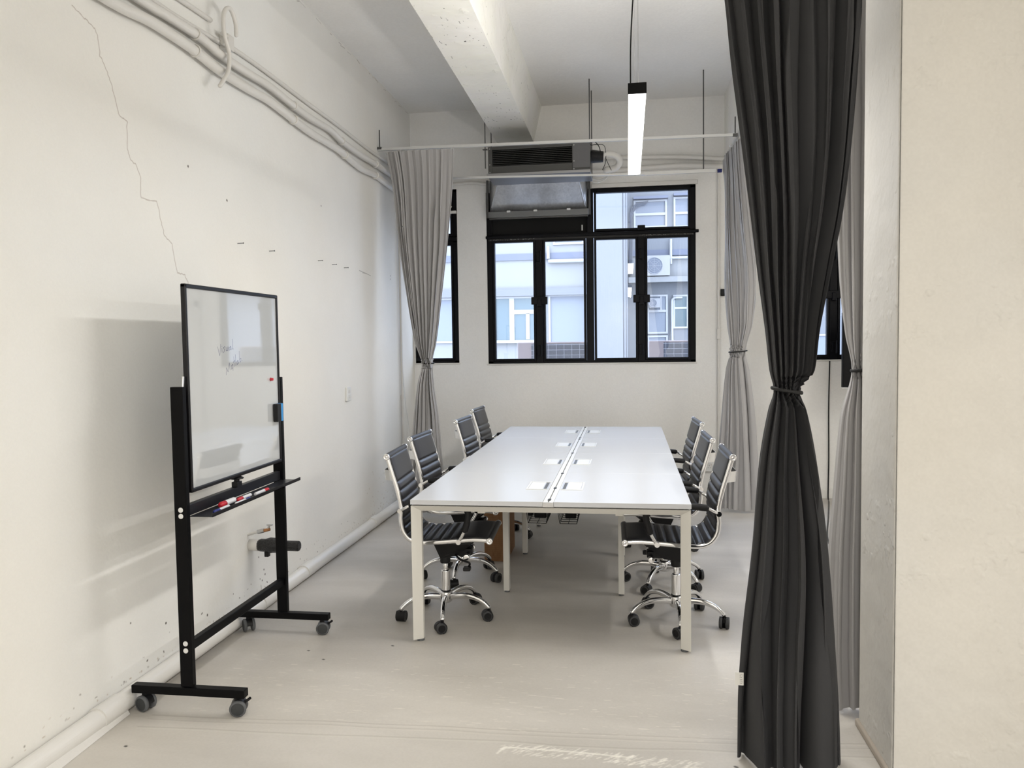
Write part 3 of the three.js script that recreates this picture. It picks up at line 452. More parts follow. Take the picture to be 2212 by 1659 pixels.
{
  const t = thing('board_eraser', 'black and blue magnetic eraser on the whiteboard edge', 'eraser', [-1.84, 1.203, -3.905], 0);
  part('felt_back', bx(0.005, 0.03, -0.047, 0.047, -0.022, 0.022, 0.003), M.blackPlastic, t); part('grip', bx(0.0, 0.026, -0.047, 0.047, -0.046, -0.0225, 0.003).translate(0.004, 0, 0), M.blueFelt, t);
  solo('magnet', lathe([[0, 0], [0.0085, 0], [0.0085, 0.005], [0.006, 0.007], [0.006, 0.011], [0.008, 0.013], [0.006, 0.015], [0, 0.0155]], 18).rotateZ(-Math.PI / 2).translate(-1.8375, 1.38, -3.868), M.red, 'small round red magnet on the whiteboard', 'magnet');
}

// ---------------------------------------------------------------- curtains
function pchip(xs, ys) {   // monotone cubic through (xs rising, ys)
  const n = xs.length, d = [], m = []; for (let i = 0; i < n - 1; i++) d.push((ys[i + 1] - ys[i]) / (xs[i + 1] - xs[i]));
  m.push(d[0]); for (let i = 1; i < n - 1; i++) m.push(d[i - 1] * d[i] <= 0 ? 0 : 2 * d[i - 1] * d[i] / (d[i - 1] + d[i])); m.push(d[n - 2]);
  return (x) => { let i = 0; while (i < n - 2 && x > xs[i + 1]) i++; const h = xs[i + 1] - xs[i], t = Math.max(0, Math.min(1, (x - xs[i]) / h)), a = t * t, b = a * t; return (2 * b - 3 * a + 1) * ys[i] + (b - 2 * a + t) * h * m[i] + (-2 * b + 3 * a) * ys[i + 1] + (b - a) * h * m[i + 1]; };
}
// keys, top to bottom: [y, ax, az, bx, bz, fold depth]; cloth hangs between the points a and b at each height
function curtain(keys, { folds, sd, rows = 150, per = 22, hem = 0.006, drift = 0.5, flip = 1, low = folds, tie = 1.4 }) {
  keys = [...keys].reverse(); const ys = keys.map((k) => k[0]), f = [1, 2, 3, 4, 5].map((c) => pchip(ys, keys.map((k) => k[c])));
  const n = folds * per, pos = [], uv = [], idx = [], top = ys[ys.length - 1], bot = ys[0];
  const gather = (count, q) => { const widths = []; let sum = 0; for (let i = 0; i < count; i++) { const w = 0.4 + Math.pow(hash(i, q, 5), 1.3) * 1.5; widths.push(w); sum += w; } return (t) => { let s = t * sum, i = 0; while (i < count - 1 && s > widths[i]) { s -= widths[i]; i++; } return i + s / widths[i]; }; };
  const above = gather(folds, sd), below = gather(low, sd + 5);
  for (let r = 0; r <= rows; r++) {
    const y = top + (bot - top) * r / rows, ax = f[0](y), az = f[1](y), qx = f[2](y), qz = f[3](y), amp = f[4](y);
    const dx = qx - ax, dz = qz - az, l = Math.hypot(dx, dz), ux = dx / l, uz = dz / l, nx = -uz, nz = ux;
    for (let c = 0; c <= n; c++) {
      const t = c / n, mix = Math.max(0, Math.min(1, (y - tie + 0.05) / 0.1)), ph = below(t) + (above(t) - below(t)) * mix, k = Math.floor(Math.min(ph, folds - 1e-6)) + (mix > 0.5 ? 0 : 40), dr = drift * (vnoise(t * folds * 0.5, y * 1.3, sd) - 0.5);
      const a = (ph + dr) * Math.PI * 2, am = amp * (0.55 + 0.95 * hash(k, sd, 9)), edge = Math.min(1, Math.min(t, 1 - t) * folds * 1.6);
      const o = flip * am * edge * (2 * Math.pow(Math.abs(Math.cos(a / 2)), 0.75) - 1.1 + 0.1 * Math.sin(3 * a + y * 2)), sh = -0.28 * (l / folds) * Math.sin(2 * a) * edge + 0.35 * am * Math.cos(a) * edge * (hash(k, sd, 3) - 0.5);
      const bow = flip * 4 * t * (1 - t) * amp * 0.7;
      pos.push(ax + ux * (l * t + sh) + nx * (o + bow), y + (r === rows ? hem * Math.sin(t * 9 + sd) : 0), az + uz * (l * t + sh) + nz * (o + bow)); uv.push(t * folds * 0.2, y);
    }
  }
  for (let r = 0; r < rows; r++) for (let c = 0; c < n; c++) { const a = r * (n + 1) + c, b = a + n + 1; idx.push(a, b, a + 1, b, b + 1, a + 1); }
  const g = new THREE.BufferGeometry(); g.setAttribute('position', new THREE.Float32BufferAttribute(pos, 3)); g.setAttribute('uv', new THREE.Float32BufferAttribute(uv, 2)); g.setIndex(idx); g.computeVertexNormals(); return g;
}
function band(x, y, z, rx, rz, r, tilt = 0, turn = 0) { const pts = []; for (let i = 0; i < 24; i++) { const a = i / 24 * Math.PI * 2; pts.push(V(rx * Math.cos(a), tilt * Math.cos(a), rz * Math.sin(a))); } return tube(pts, r, 60, 8, true).scale(1, 1.5, 1).rotateY(turn).translate(x, y, z); }
{
  const Z = -6.86, t = thing('curtain', 'tied grey curtain hanging in front of the narrow left window', 'curtain');
  part('cloth', curtain([[3.25, -2.112, Z, -1.497, Z, 0.027], [3.18, -2.10, Z, -1.50, Z, 0.025], [2.96, -2.06, Z, -1.512, Z, 0.037], [2.47, -2.01, Z, -1.563, Z, 0.043], [1.98, -1.944, Z, -1.627, Z, 0.045], [1.565, -1.876, Z, -1.685, Z, 0.045], [1.378, -1.818, Z, -1.725, Z, 0.037], [1.19, -1.862, Z, -1.714, Z, 0.045], [0.9, -1.903, Z, -1.677, Z, 0.054], [0.42, -1.955, Z, -1.642, Z, 0.062], [0.04, -2.0, Z, -1.6, Z, 0.068]], { folds: 12, low: 7, tie: 1.38, sd: 3 }), M.greyCloth, t);
  part('tie', band(-1.7715, 1.378, Z - 0.02, 0.054, 0.058, 0.004, 0), M.tie, t);
}
{
  const t = thing('curtain', 'tied grey curtain at the end of the right chairs', 'curtain');
  part('cloth', curtain([[3.255, 0.965, -6.96, 0.905, -7.84, 0.016], [3.18, 0.965, -6.95, 0.905, -7.82, 0.015], [2.95, 0.985, -6.93, 0.895, -7.6, 0.022], [2.5, 1.04, -6.98, 0.89, -7.5, 0.034], [2.0, 1.09, -7.06, 0.87, -7.38, 0.037], [1.7, 1.075, -7.12, 0.88, -7.3, 0.034], [1.445, 1.025, -7.17, 0.905, -7.25, 0.029], [1.28, 1.055, -7.15, 0.865, -7.25, 0.034], [0.87, 1.105, -7.15, 0.825, -7.25, 0.041], [0.45, 1.135, -7.18, 0.795, -7.27, 0.045], [0.03, 1.15, -7.2, 0.785, -7.3, 0.041]], { folds: 8, low: 6, tie: 1.445, sd: 14, flip: -1 }), M.greyCloth, t);
  part('tie', band(0.963, 1.447, -7.2, 0.082, 0.06, 0.0038, 0.004, 0.3), M.tie, t);
  part('blue_clip', bx(0.85, 0.89, 3.135, 3.165, -7.80, -7.76, 0.004), M.blueInk, t);
}
{
  const Z = -2.935, t = thing('curtain', 'tall black curtain tied at the waist in front of the pillar', 'curtain');
  part('cloth', curtain([[3.262, 0.27, Z, 0.86, Z, 0.051], [2.75, 0.345, Z, 0.805, Z, 0.058], [2.54, 0.366, Z, 0.797, Z, 0.058], [2.27, 0.4, Z, 0.778, Z, 0.058], [2.01, 0.433, Z, 0.749, Z, 0.059], [1.77, 0.462, Z, 0.703, Z, 0.061], [1.57, 0.488, Z, 0.664, Z, 0.062], [1.44, 0.502, Z, 0.648, Z, 0.058], [1.37, 0.517, Z, 0.604, Z, 0.040], [1.30, 0.498, Z, 0.63, Z, 0.058], [1.11, 0.467, Z, 0.667, Z, 0.069], [0.8, 0.443, Z, 0.706, Z, 0.077], [0.437, 0.405, Z, 0.735, Z, 0.085], [0.2, 0.393, Z, 0.75, Z, 0.088], [0.012, 0.392, Z, 0.757, Z, 0.088]], { folds: 9, low: 5, tie: 1.37, sd: 29, rows: 200, per: 34, drift: 0.8, hem: 0.008 }), M.blackCloth, t);
  part('tie', band(0.56, 1.37, Z + 0.012, 0.051, 0.058, 0.0045, -0.006), M.tie, t);
  const c = canvas(64, 96), g = c.getContext('2d'); g.fillStyle = 'rgb(214,212,206)'; g.fillRect(0, 0, 64, 96); g.strokeStyle = 'rgba(90,88,84,0.9)'; g.lineWidth = 2; for (const y of [18, 34, 50, 66, 80]) { g.beginPath(); g.moveTo(36, y); for (let x = 36; x < 58; x += 4) g.lineTo(x, y + rr(-4, 4)); g.stroke(); }
  part('care_tag', bx(0.377, 0.407, 0.303, 0.35, Z + 0.05, Z + 0.0515), S({ map: ctex(c), roughness: 0.8 }), t);
}
{
  const t = thing('curtain', 'tied grey curtain half hidden behind the pillar', 'curtain');
  part('cloth', curtain([[3.262, 0.80, -3.42, 1.12, -3.36, 0.03], [2.54, 0.835, -3.42, 1.1, -3.36, 0.032], [2.0, 0.85, -3.42, 1.07, -3.37, 0.032], [1.8, 0.86, -3.42, 1.06, -3.37, 0.032], [1.57, 0.885, -3.42, 1.02, -3.38, 0.03], [1.425, 0.912, -3.42, 0.99, -3.39, 0.026], [1.23, 0.868, -3.42, 1.02, -3.38, 0.03], [0.92, 0.842, -3.42, 1.05, -3.37, 0.035], [0.65, 0.824, -3.42, 1.06, -3.37, 0.036], [0.3, 0.815, -3.42, 1.07, -3.37, 0.036], [0.02, 0.825, -3.42, 1.07, -3.37, 0.036]], { folds: 6, low: 5, tie: 1.425, sd: 41 }), M.greyCloth, t);
  part('tie', band(0.951, 1.425, -3.395, 0.047, 0.043, 0.0045, 0.004), M.tie, t);
}
// curtain tracks
const railM = S({ color: lin(0.62, 0.62, 0.61), metalness: 0.3, roughness: 0.3 });
{
  const t = thing('curtain_track', 'white curtain track crossing the room below the beam', 'curtain track');
  part('rail', [prism([[-2.185, 3.268, -6.872], [-2.185, 3.268, -6.848], [-2.185, 3.292, -6.848], [-2.185, 3.292, -6.872]].reverse(), [[0.9, 3.24, -6.872], [0.9, 3.24, -6.848], [0.9, 3.262, -6.848], [0.9, 3.262, -6.872]].reverse())], railM, t);
  for (const [x, y0, y1] of [[-2.168, 3.29, 3.45], [0.893, 3.25, 3.40]]) part('hanger_rod', [rod(V(x, y0, -6.86), V(x, y1, -6.86), 0.0055, 8), bx(x - 0.02, x + 0.02, y0 - 0.012, y0 + 0.01, -6.875, -6.845, 0.003)], M.darkSteel, t);
  for (const x of [-2.08, -1.98, -1.9, -1.82, -1.74, -1.66, -1.58, -1.52]) part('glider_hook', tube([V(x, 3.27, -6.86), V(x + 0.008, 3.262, -6.853), V(x, 3.25, -6.85)], 0.002, 8, 5), M.whitePlastic, t);
}
{
  const t = thing('curtain_track', 'white lower rail hanging just under the fan coil unit', 'curtain track');
  part('rail', prism([[-1.62, 3.055, -7.162], [-1.62, 3.055, -7.138], [-1.62, 3.072, -7.138], [-1.62, 3.072, -7.162]].reverse(), [[0.155, 3.014, -7.162], [0.155, 3.014, -7.138], [0.155, 3.03, -7.138], [0.155, 3.03, -7.162]].reverse()), railM, t);
  part('rail', bx(0.13, 0.775, 3.015, 3.045, -7.185, -7.163, 0.002), railM, t);
  part('hanger_rod', rod(V(0.665, 3.04, -7.174), V(0.665, CEIL, -7.174), 0.0055, 8), M.darkSteel, t);
}
solo('curtain_track', [bx(0.922, 0.946, 3.268, 3.292, -7.9, -3.27, 0.002), ...[-3.6, -4.6, -5.6, -6.6, -7.5].map((z) => bx(0.925, 0.943, 3.29, 3.312, z - 0.015, z + 0.015))], railM, 'white curtain track fixed under the right beam', 'curtain track');
solo('curtain_track', bx(-2.185, 0.903, 3.268, 3.292, -2.947, -2.923, 0.002), railM, 'white curtain track carrying the black curtain', 'curtain track');

// ---------------------------------------------------------------- fan coil unit and its duct
{
  const t = thing('fan_coil_unit', 'dark metal fan coil air conditioner hung below the beam', 'air conditioner');
  const x0 = -1.253, x1 = -0.323, y0 = 3.085, y1 = 3.338, zf = -7.2, zb = -7.6, ox0 = -1.215, ox1 = -0.486, oy0 = 3.162, oy1 = 3.308;
  part('casing', [bx(x0, ox0, y0, y1, zb, zf, 0.002), bx(ox1, x1, y0, y1, zb, zf, 0.002), bx(ox0, ox1, y0, oy0, zb, zf, 0.002), bx(ox0, ox1, oy1, y1, zb, zf, 0.002), bx(ox0, ox1, oy0, oy1, zb, zb + 0.02)], M.fcu, t);
  part('control_cover', bx(ox1 + 0.006, x1 - 0.002, y0 + 0.03, y1 - 0.004, zf, zf + 0.004, 0.001), S({ color: lin(0.13, 0.13, 0.135), metalness: 0.4, roughness: 0.5 }), t);
  for (let k = 0; k < 9; k++) part('fin', bx(ox0, ox1, oy0 + 0.008 + k * 0.0162, oy0 + 0.0105 + k * 0.0162, zf - 0.1, zf - 0.012), M.fcu, t);
  part('intake_cavity', bx(ox0, ox1, oy0, oy1, zb + 0.02, zf - 0.12), M.hole, t);
  part('drip_tray', bx(x0 - 0.012, x1 + 0.002, 3.068, 3.094, zb, zf + 0.02, 0.003), S({ color: lin(0.3, 0.3, 0.31), metalness: 0.7, roughness: 0.35 }), t);
  for (const x of [x0 + 0.016, ox1 + 0.018, ox1 + 0.012]) for (const y of [y0 + 0.02, y0 + 0.09, y1 - 0.02]) part('screw', lathe([[0, 0], [0.0055, 0], [0.004, 0.003], [0, 0.0035]], 8).rotateX(Math.PI / 2).translate(x, y, zf + 0.004), M.steel, t);
  for (const [x, z] of [[x1 - 0.006, -7.225], [x1 - 0.002, -7.56], [x0 - 0.03, -7.225], [x0 - 0.03, -7.56]]) part('hanger_rod', [rod(V(x, x < -1 ? 3.15 : 3.09, z), V(x, CEIL, z), 0.005, 8), bx(x - 0.022, x + 0.022, y1 - 0.02, y1 - 0.014, z - 0.015, z + 0.015)], M.darkSteel, t);
  part('valve_boot', rod(V(x1, 3.245, -7.36), V(x1 + 0.11, 3.24, -7.37), 0.062, 12, 0.05), M.tape, t);
  part('insulated_elbow', capsTube([V(x1 + 0.1, 3.245, -7.37), V(-0.17, 3.268, -7.39), V(-0.09, 3.25, -7.42), V(-0.065, 3.21, -7.46), V(-0.1, 3.165, -7.5), V(-0.19, 3.15, -7.52)], 0.03, 40, 12), M.whitePaint, t);
  part('wiring', [tube([V(x1 - 0.02, 3.33, -7.25), V(-0.29, 3.355, -7.27), V(-0.25, 3.32, -7.3), V(-0.235, 3.27, -7.32)], 0.004, 20, 6), tube([V(x1 - 0.02, 3.33, -7.3), V(-0.27, 3.34, -7.32), V(-0.2, 3.33, -7.35), V(-0.19, 3.2, -7.36), V(-0.22, 3.12, -7.36)], 0.003, 24, 6), tube([V(-0.21, 3.27, -7.36), V(-0.17, 3.18, -7.38), V(-0.14, 3.12, -7.4)], 0.003, 16, 6), tube([V(x0 + 0.72, 3.336, zf - 0.02), V(x0 + 0.75, 3.352, zf), V(x0 + 0.82, 3.35, zf), V(x0 + 0.86, 3.334, zf - 0.01)], 0.003, 16, 6)], M.blackPlastic, t);
}
{
  const t = thing('duct_hood', 'galvanised sheet metal duct hood flared onto the window', 'duct');
  const a = [[-1.372, 2.862, -7.93], [-0.382, 2.855, -7.93], [-0.382, 3.17, -7.93], [-1.372, 3.17, -7.93]], b = [[-1.236, 3.1, -7.62], [-0.454, 3.09, -7.62], [-0.454, 3.33, -7.62], [-1.236, 3.33, -7.62]];
  part('hood', prism(a, b), M.galv, t);
  part('flange', [bx(-1.378, -0.376, 2.802, 2.862, -7.93, -7.87, 0.003)], S({ color: lin(0.17, 0.175, 0.18), metalness: 0.5, roughness: 0.4 }), t);
  part('flange_lip', bx(-1.37, -0.384, 2.788, 2.803, -7.93, -7.885, 0.002), M.darkSteel, t);
  part('side_angle', bx(-1.398, -1.378, 2.805, 3.18, -7.93, -7.89, 0.002), M.darkSteel, t); part('side_angle', bx(-0.376, -0.358, 2.805, 3.18, -7.93, -7.89, 0.002), M.darkSteel, t);
  for (const x of [-1.17, -0.9, -0.57]) part('clip', bx(x - 0.018, x + 0.018, 2.85, 2.868, -7.868, -7.86, 0.002), M.whitePlastic, t);
  for (const [p, q] of [[[-1.345, 2.875, -7.9], [-1.238, 3.092, -7.635]], [[-0.405, 2.868, -7.9], [-0.454, 3.082, -7.635]]]) part('seam', rod(V(...p), V(...q), 0.006, 8), M.galv, t);
}

// ---------------------------------------------------------------- pipes and conduits
const along = (pts, X) => pts.map(([z, y]) => V(X, y, z));
function pipe(name, label, pts, r, m, clips = [], X = -2.15, group) {
  const t = thing(name, label, 'pipe', [0, 0, 0], 0, group);
  part('run', capsTube(along(pts, X), r, 160, 14), m, t);
  for (const [z, y] of clips) part('clip', [new THREE.TorusGeometry(r * 1.12, r * 0.22, 8, 22).translate(X, y, z), rod(V(X - r, y + r * 1.1, z), V(LW + 0.003, y + r * 1.3, z), 0.005, 6)], M.whitePaint, t);
  return t;
}
const PA = [[-2.4, 3.01], [-3.118, 3.015], [-3.419, 3.042], [-3.763, 3.044], [-4.02, 3.026], [-4.331, 3.029], [-4.611, 3.042], [-4.882, 3.03], [-5.04, 3.022], [-5.285, 3.014], [-5.611, 3.022], [-5.851, 3.019], [-6.283, 2.992], [-6.663, 3.013], [-7.11, 3.0], [-7.93, 3.0]];
const PB = [[-2.4, 3.1], [-3.346, 3.11], [-3.516, 3.12], [-3.782, 3.13], [-3.908, 3.127], [-4.041, 3.114], [-4.337, 3.118], [-4.617, 3.131], [-4.932, 3.118], [-5.241, 3.112], [-5.619, 3.127], [-5.857, 3.104], [-6.291, 3.098], [-6.67, 3.11], [-7.118, 3.108], [-7.93, 3.1]];
pipe('insulated_pipe', 'lowest thick white pipe sagging along the left wall', PA, 0.025, M.whitePaint, [[-3.791, 3.045], [-4.972, 3.026], [-5.914, 3.015], [-6.664, 3.013]]);
pipe('insulated_pipe', 'upper thick white pipe sagging along the left wall', PB, 0.024, M.whitePaint, [[-3.796, 3.13], [-4.978, 3.117], [-5.857, 3.104], [-6.67, 3.11]]);
pipe('conduit', 'thin straight white conduit topmost on the left wall', [[-4.15, 3.212], [-4.565, 3.222], [-5.273, 3.219], [-5.865, 3.221], [-6.559, 3.21], [-7.126, 3.218], [-7.93, 3.21]], 0.0125, M.whitePaint, [], -2.172);
pipe('conduit', 'short white conduit entering the small box on the left wall', [[-2.4, 3.165], [-3.46, 3.165], [-3.731, 3.173], [-4.016, 3.192], [-4.12, 3.2]], 0.0125, M.whitePaint, [], -2.176);
pipe('conduit', 'white conduit stub ending at the hooked cable', [[-2.4, 3.2], [-3.672, 3.262], [-3.805, 3.269], [-3.991, 3.277]], 0.0125, M.whitePaint, [], -2.172);
pipe('conduit', 'thin white conduit lying between the two thick pipes', [[-3.6, 3.088], [-3.833, 3.086], [-4.085, 3.073], [-4.423, 3.074], [-4.974, 3.074]], 0.008, M.whitePaint, [], -2.176);
{
  const t = thing('junction_box', 'small white conduit box under the hooked cable', 'junction box');
  part('housing', bx(LW, -2.135, 3.172, 3.252, -4.175, -4.11, 0.004), M.whitePaint, t);
  for (const y of [3.235, 3.19]) part('gland', rod(V(-2.15, y, -4.11), V(-2.15, y, -4.07), 0.013, 10), M.whitePaint, t);
  solo('hooked_cable', capsTube(along([[-4.14, 3.25], [-4.135, 3.317], [-4.085, 3.366], [-4.028, 3.34], [-4.004, 3.285], [-4.012, 3.199], [-4.055, 3.123], [-4.043, 3.032], [-4.0, 2.975], [-3.945, 2.917]], -2.105), 0.0115, 80, 10), M.whitePaint, 'white painted cable bent into a hook over the pipes', 'cable');
}
{
  const t = thing('floor_pipe', 'white pipe lying along the foot of the left wall', 'pipe');
  const pts = []; for (let z = -1.2; z >= -7.9; z -= 0.22) pts.push([z, 0.043 + (vnoise(z * 1.7, 0, 4) - 0.5) * 0.004]);
  part('run', capsTube(along(pts, -2.145), 0.043, 200, 16), M.whitePaint, t);
  for (const z of [-2.92, -4.35, -4.98, -6.4]) part('coupling', new THREE.CylinderGeometry(0.047, 0.047, 0.14, 18).rotateX(Math.PI / 2).translate(-2.145, 0.0465, z), M.whitePaint, t);
  const ring = (z, e) => [[-2.15, 0.001, z], [-2.066 - e, 0.001, z], [-2.082 - e, 0.03, z], [-2.15, 0.06, z]]; part('mortar_fillet', [prism(ring(-2.2, 0.008), ring(-1.2, 0)), prism(ring(-3.0, 0.035), ring(-2.2, 0.008))], M.whitePaint, t);
}
solo('vertical_conduit', [rod(V(-2.172, 0.08, -7.42), V(-2.172, 3.02, -7.42), 0.012, 10), rod(V(-2.172, 1.02, -7.42), V(-2.172, 1.06, -7.42), 0.0155, 10)], M.whitePaint, 'thin white upright conduit in the left corner', 'conduit');
solo('loose_cable', tube([V(-2.178, 1.7, -7.46), V(-2.176, 1.3, -7.47), V(-2.17, 0.95, -7.52), V(-2.165, 0.72, -7.6), V(-2.17, 0.52, -7.57), V(-2.17, 0.12, -7.6)], 0.004, 60, 6), M.whitePlastic, 'thin loose cable dangling beside the corner conduit', 'cable');
solo('back_wall_pipe', [rod(V(0.878, 0.3, BZ + 0.016), V(0.878, 3.22, BZ + 0.016), 0.012, 10), bx(0.862, 0.894, 1.56, 1.66, BZ, BZ + 0.03, 0.003)], M.whitePaint, 'thin white upright pipe right of the large window', 'pipe');
solo('back_wall_pipe', capsTube([V(-0.3, 3.36, BZ + 0.03), V(0.1, 3.345, BZ + 0.03), V(0.5, 3.33, BZ + 0.03), V(0.93, 3.29, BZ + 0.03)], 0.022, 40, 10), M.whitePaint, 'upper white pipe on the back wall right of the fan coil', 'pipe');
solo('back_wall_pipe', capsTube([V(-0.38, 3.22, BZ + 0.035), V(0.1, 3.235, BZ + 0.03), V(0.5, 3.245, BZ + 0.03), V(0.93, 3.22, BZ + 0.03)], 0.026, 40, 10), M.whitePaint, 'lower white pipe on the back wall right of the fan coil', 'pipe');
solo('back_wall_pipe', capsTube([V(-2.16, 3.175, BZ + 0.02), V(-1.9, 3.16, BZ + 0.02), V(-1.74, 3.164, BZ + 0.02), V(-1.55, 3.172, BZ + 0.02), V(-1.41, 3.152, BZ + 0.02)], 0.016, 40, 10), M.whitePaint, 'short wavy white pipe above the narrow window', 'pipe');
solo('coiled_cable', [tube([V(-0.365, 3.14, -7.75), V(-0.32, 3.09, -7.74), V(-0.26, 3.085, -7.74), V(-0.2, 3.12, -7.75), V(-0.16, 3.17, -7.76)], 0.006, 30, 6), tube([V(-0.36, 3.15, -7.77), V(-0.31, 3.12, -7.76), V(-0.26, 3.11, -7.76), V(-0.21, 3.13, -7.77), V(-0.17, 3.17, -7.78)], 0.006, 30, 6)], M.whitePlastic, 'drooping white cables beside the duct hood', 'cable');
solo('cable_trunking', bx(-2.1, 0.735, 0.258, 0.292, BZ, BZ + 0.02, 0.003), M.whitePlastic, 'white cable trunking low along the back wall', 'trunking');
function outlet(label, pos, turn) {
  const t = thing('wall_socket', label, 'socket', pos, turn);
  part('back_box', bx(-0.043, 0.043, -0.043, 0.043, 0, 0.03, 0.003), M.whitePlastic, t); part('faceplate', bx(-0.045, 0.045, -0.045, 0.045, 0.03, 0.038, 0.003), M.whitePlastic, t);
  for (const [x, y, w, h] of [[0, 0.014, 0.004, 0.008], [-0.011, -0.008, 0.007, 0.004], [0.011, -0.008, 0.007, 0.004]]) part('pin_hole', bx(x - w / 2, x + w / 2, y - h / 2, y + h / 2, 0.0378, 0.0386), M.hole, t);
  part('rocker', bx(0.018, 0.03, 0.016, 0.034, 0.037, 0.0415, 0.002), M.whitePaint, t);
}
outlet('white wall socket by the right grey curtain', [0.785, 0.304, BZ], 0);
{
  const t = thing('wall_switch', 'white switch plate on the left wall past the whiteboard', 'switch', [LW, 1.167, -5.95], Math.PI / 2);
  part('plate', bx(-0.045, 0.045, -0.055, 0.055, 0, 0.018, 0.004), M.whitePlastic, t); for (const y of [-0.02, 0.02]) part('rocker', bx(-0.016, 0.016, y - 0.014, y + 0.014, 0.017, 0.021, 0.002), M.whitePaint, t);
}
solo('door_sensor', bx(0.897, 0.937, 1.978, 2.045, BZ, BZ + 0.03, 0.006), M.blackPlastic, 'small black sensor box beside the upright back pipe', 'sensor');
{
  const t = thing('capped_pipe', 'pipe stub wrapped in black tape poking from the left wall', 'pipe', [LW, 0.395, -4.28]);
  part('collar', lathe([[0, 0], [0.035, 0], [0.035, 0.05], [0.03, 0.055], [0.03, 0.08], [0, 0.08]], 18).rotateZ(-Math.PI / 2), M.whitePaint, t);
  const g = lathe([[0, 0.05], [0.03, 0.052], [0.038, 0.07], [0.04, 0.1], [0.046, 0.13], [0.044, 0.165], [0.034, 0.2], [0.03, 0.23], [0.03, 0.3], [0.026, 0.304], [0, 0.304]], 12).rotateZ(-Math.PI / 2); { const p = g.attributes.position; for (let i = 0; i < p.count; i++) { const k = 1 + 0.12 * (vnoise(p.getX(i) * 60, Math.atan2(p.getY(i), p.getZ(i)) * 2 + 10, 6) - 0.5); p.setY(i, p.getY(i) * k); p.setZ(i, p.getZ(i) * k); } g.computeVertexNormals(); }
  part('tape_wrap', g, M.tape, t); part('tape_end', bx(0.1, 0.125, -0.062, -0.03, 0.0, 0.03, 0.004), M.tape, t);
  const v = thing('stop_valve', 'small corroded brass valve above the taped stub', 'valve', [LW, 0.47, -4.26]);
  part('pipe', rod(V(0, -0.01, 0), V(0.075, 0.012, 0), 0.008, 10), M.whitePaint, v); part('nut', rod(V(0.06, 0.008, 0), V(0.1, 0.017, 0), 0.013, 6), M.steel, v); part('body', rod(V(0.095, 0.015, 0), V(0.135, 0.025, 0), 0.0095, 10), M.brass, v); part('handle', [rod(V(0.12, 0.02, 0), V(0.135, 0.05, 0), 0.0065, 8), bx(0.118, 0.152, 0.046, 0.054, -0.007, 0.007, 0.002)], M.steel, v);
}
[['nearest nail stuck in the left wall above the whiteboard', -4.245, 2.138], ['second nail in the left wall above the whiteboard corner', -4.645, 2.139], ['first of three close nails on the far left wall', -5.424, 2.157], ['middle of three close nails on the far left wall', -5.696, 2.156], ['last of three close nails on the far left wall', -5.946, 2.155]].forEach(([l, z, y]) => {
  const o = solo('nail', lathe([[0, 0], [0.0022, 0], [0.0022, 0.034], [0.0045, 0.035], [0.0045, 0.037], [0, 0.037]], 8).rotateZ(-Math.PI / 2).translate(LW, y, z), M.darkSteel, l, 'nail', 'nails in the left wall');
});

// ---------------------------------------------------------------- pendant lamps
function pendant(label, x, zc, len, group) {
  const w = 0.077, y = 2.6, t = thing('pendant_lamp', label, 'lamp', [x, 0, zc], 0, group);
  part('housing', [bx(-w / 2, w / 2, y + 0.037, y + 0.05, -len / 2, len / 2, 0.003), bx(-w / 2 - 0.001, w / 2 + 0.001, y + 0.004, y + 0.05, len / 2 - 0.004, len / 2 + 0.002, 0.001), bx(-w / 2 - 0.001, w / 2 + 0.001, y + 0.004, y + 0.05, -len / 2 - 0.002, -len / 2 + 0.004, 0.001)], M.blackMetal, t);
  part('diffuser', bx(-w / 2 + 0.001, w / 2 - 0.001, y, y + 0.0375, -len / 2 + 0.004, len / 2 - 0.004, 0.004), M.glow, t);
  for (const z of [len / 2 - 0.1, -len / 2 + 0.1]) part('suspension_wire', [rod(V(0.006, y + 0.05, z), V(0.006, CEIL, z), 0.0013, 5), rod(V(0.006, y + 0.05, z), V(0.006, y + 0.075, z), 0.005, 8)], M.steel, t);
  part('ceiling_cup', lathe([[0, CEIL], [0.03, CEIL], [0.03, CEIL - 0.025], [0, CEIL - 0.027]], 18).translate(0, 0, -len / 2 + 0.1), M.blackPlastic, t);
  part('power_cord', tube([V(-0.028, y + 0.045, len / 2 - 0.02), V(-0.027, y + 0.2, len / 2 - 0.02), V(-0.02, y + 0.35, len / 2 - 0.03), V(0.002, y + 0.7, len / 2 - 0.06), V(0.006, CEIL, len / 2 - 0.1)], 0.0035, 40, 6), M.blackPlastic, t);
  part('added_top_glow', bx(-w / 2 + 0.012, w / 2 - 0.012, y + 0.048, y + 0.0515, -len / 2 + 0.02, len / 2 - 0.02), M.glow, t);  // glowing top strip added to go with the upward fill
  const top = new THREE.RectAreaLight(LAMP_COLOR, UP_FILL, w - 0.026, len - 0.04); top.name = 'added_top_fill'; top.position.set(x, y + 0.054, zc); top.rotation.x = Math.PI / 2; scene.add(top);  // upward emission added to lift the ceiling
  for (const q of [-1, 1]) { const u = new THREE.RectAreaLight(LAMP_COLOR, SIDE_FILL, len - 0.02, 0.03); u.name = 'added_side_fill'; u.position.set(x + q * (w / 2 + 0.003), y + 0.018, zc); u.rotation.y = -q * Math.PI / 2; scene.add(u); }  // sideways emission added for more ambient light
  const l = new THREE.RectAreaLight(LAMP_COLOR, LAMP, w - 0.004, len - 0.01); l.name = 'lamp_light'; l.position.set(x, y - 0.003, zc); l.rotation.x = -Math.PI / 2; scene.add(l);
}
const LG = 'black linear pendant lamps';
pendant('lit linear pendant lamp hanging above the table', 0.046, -4.285, 1.645, LG);
pendant('linear pendant lamp hanging beyond the right curtains', 2.7, -4.285, 1.645, LG);
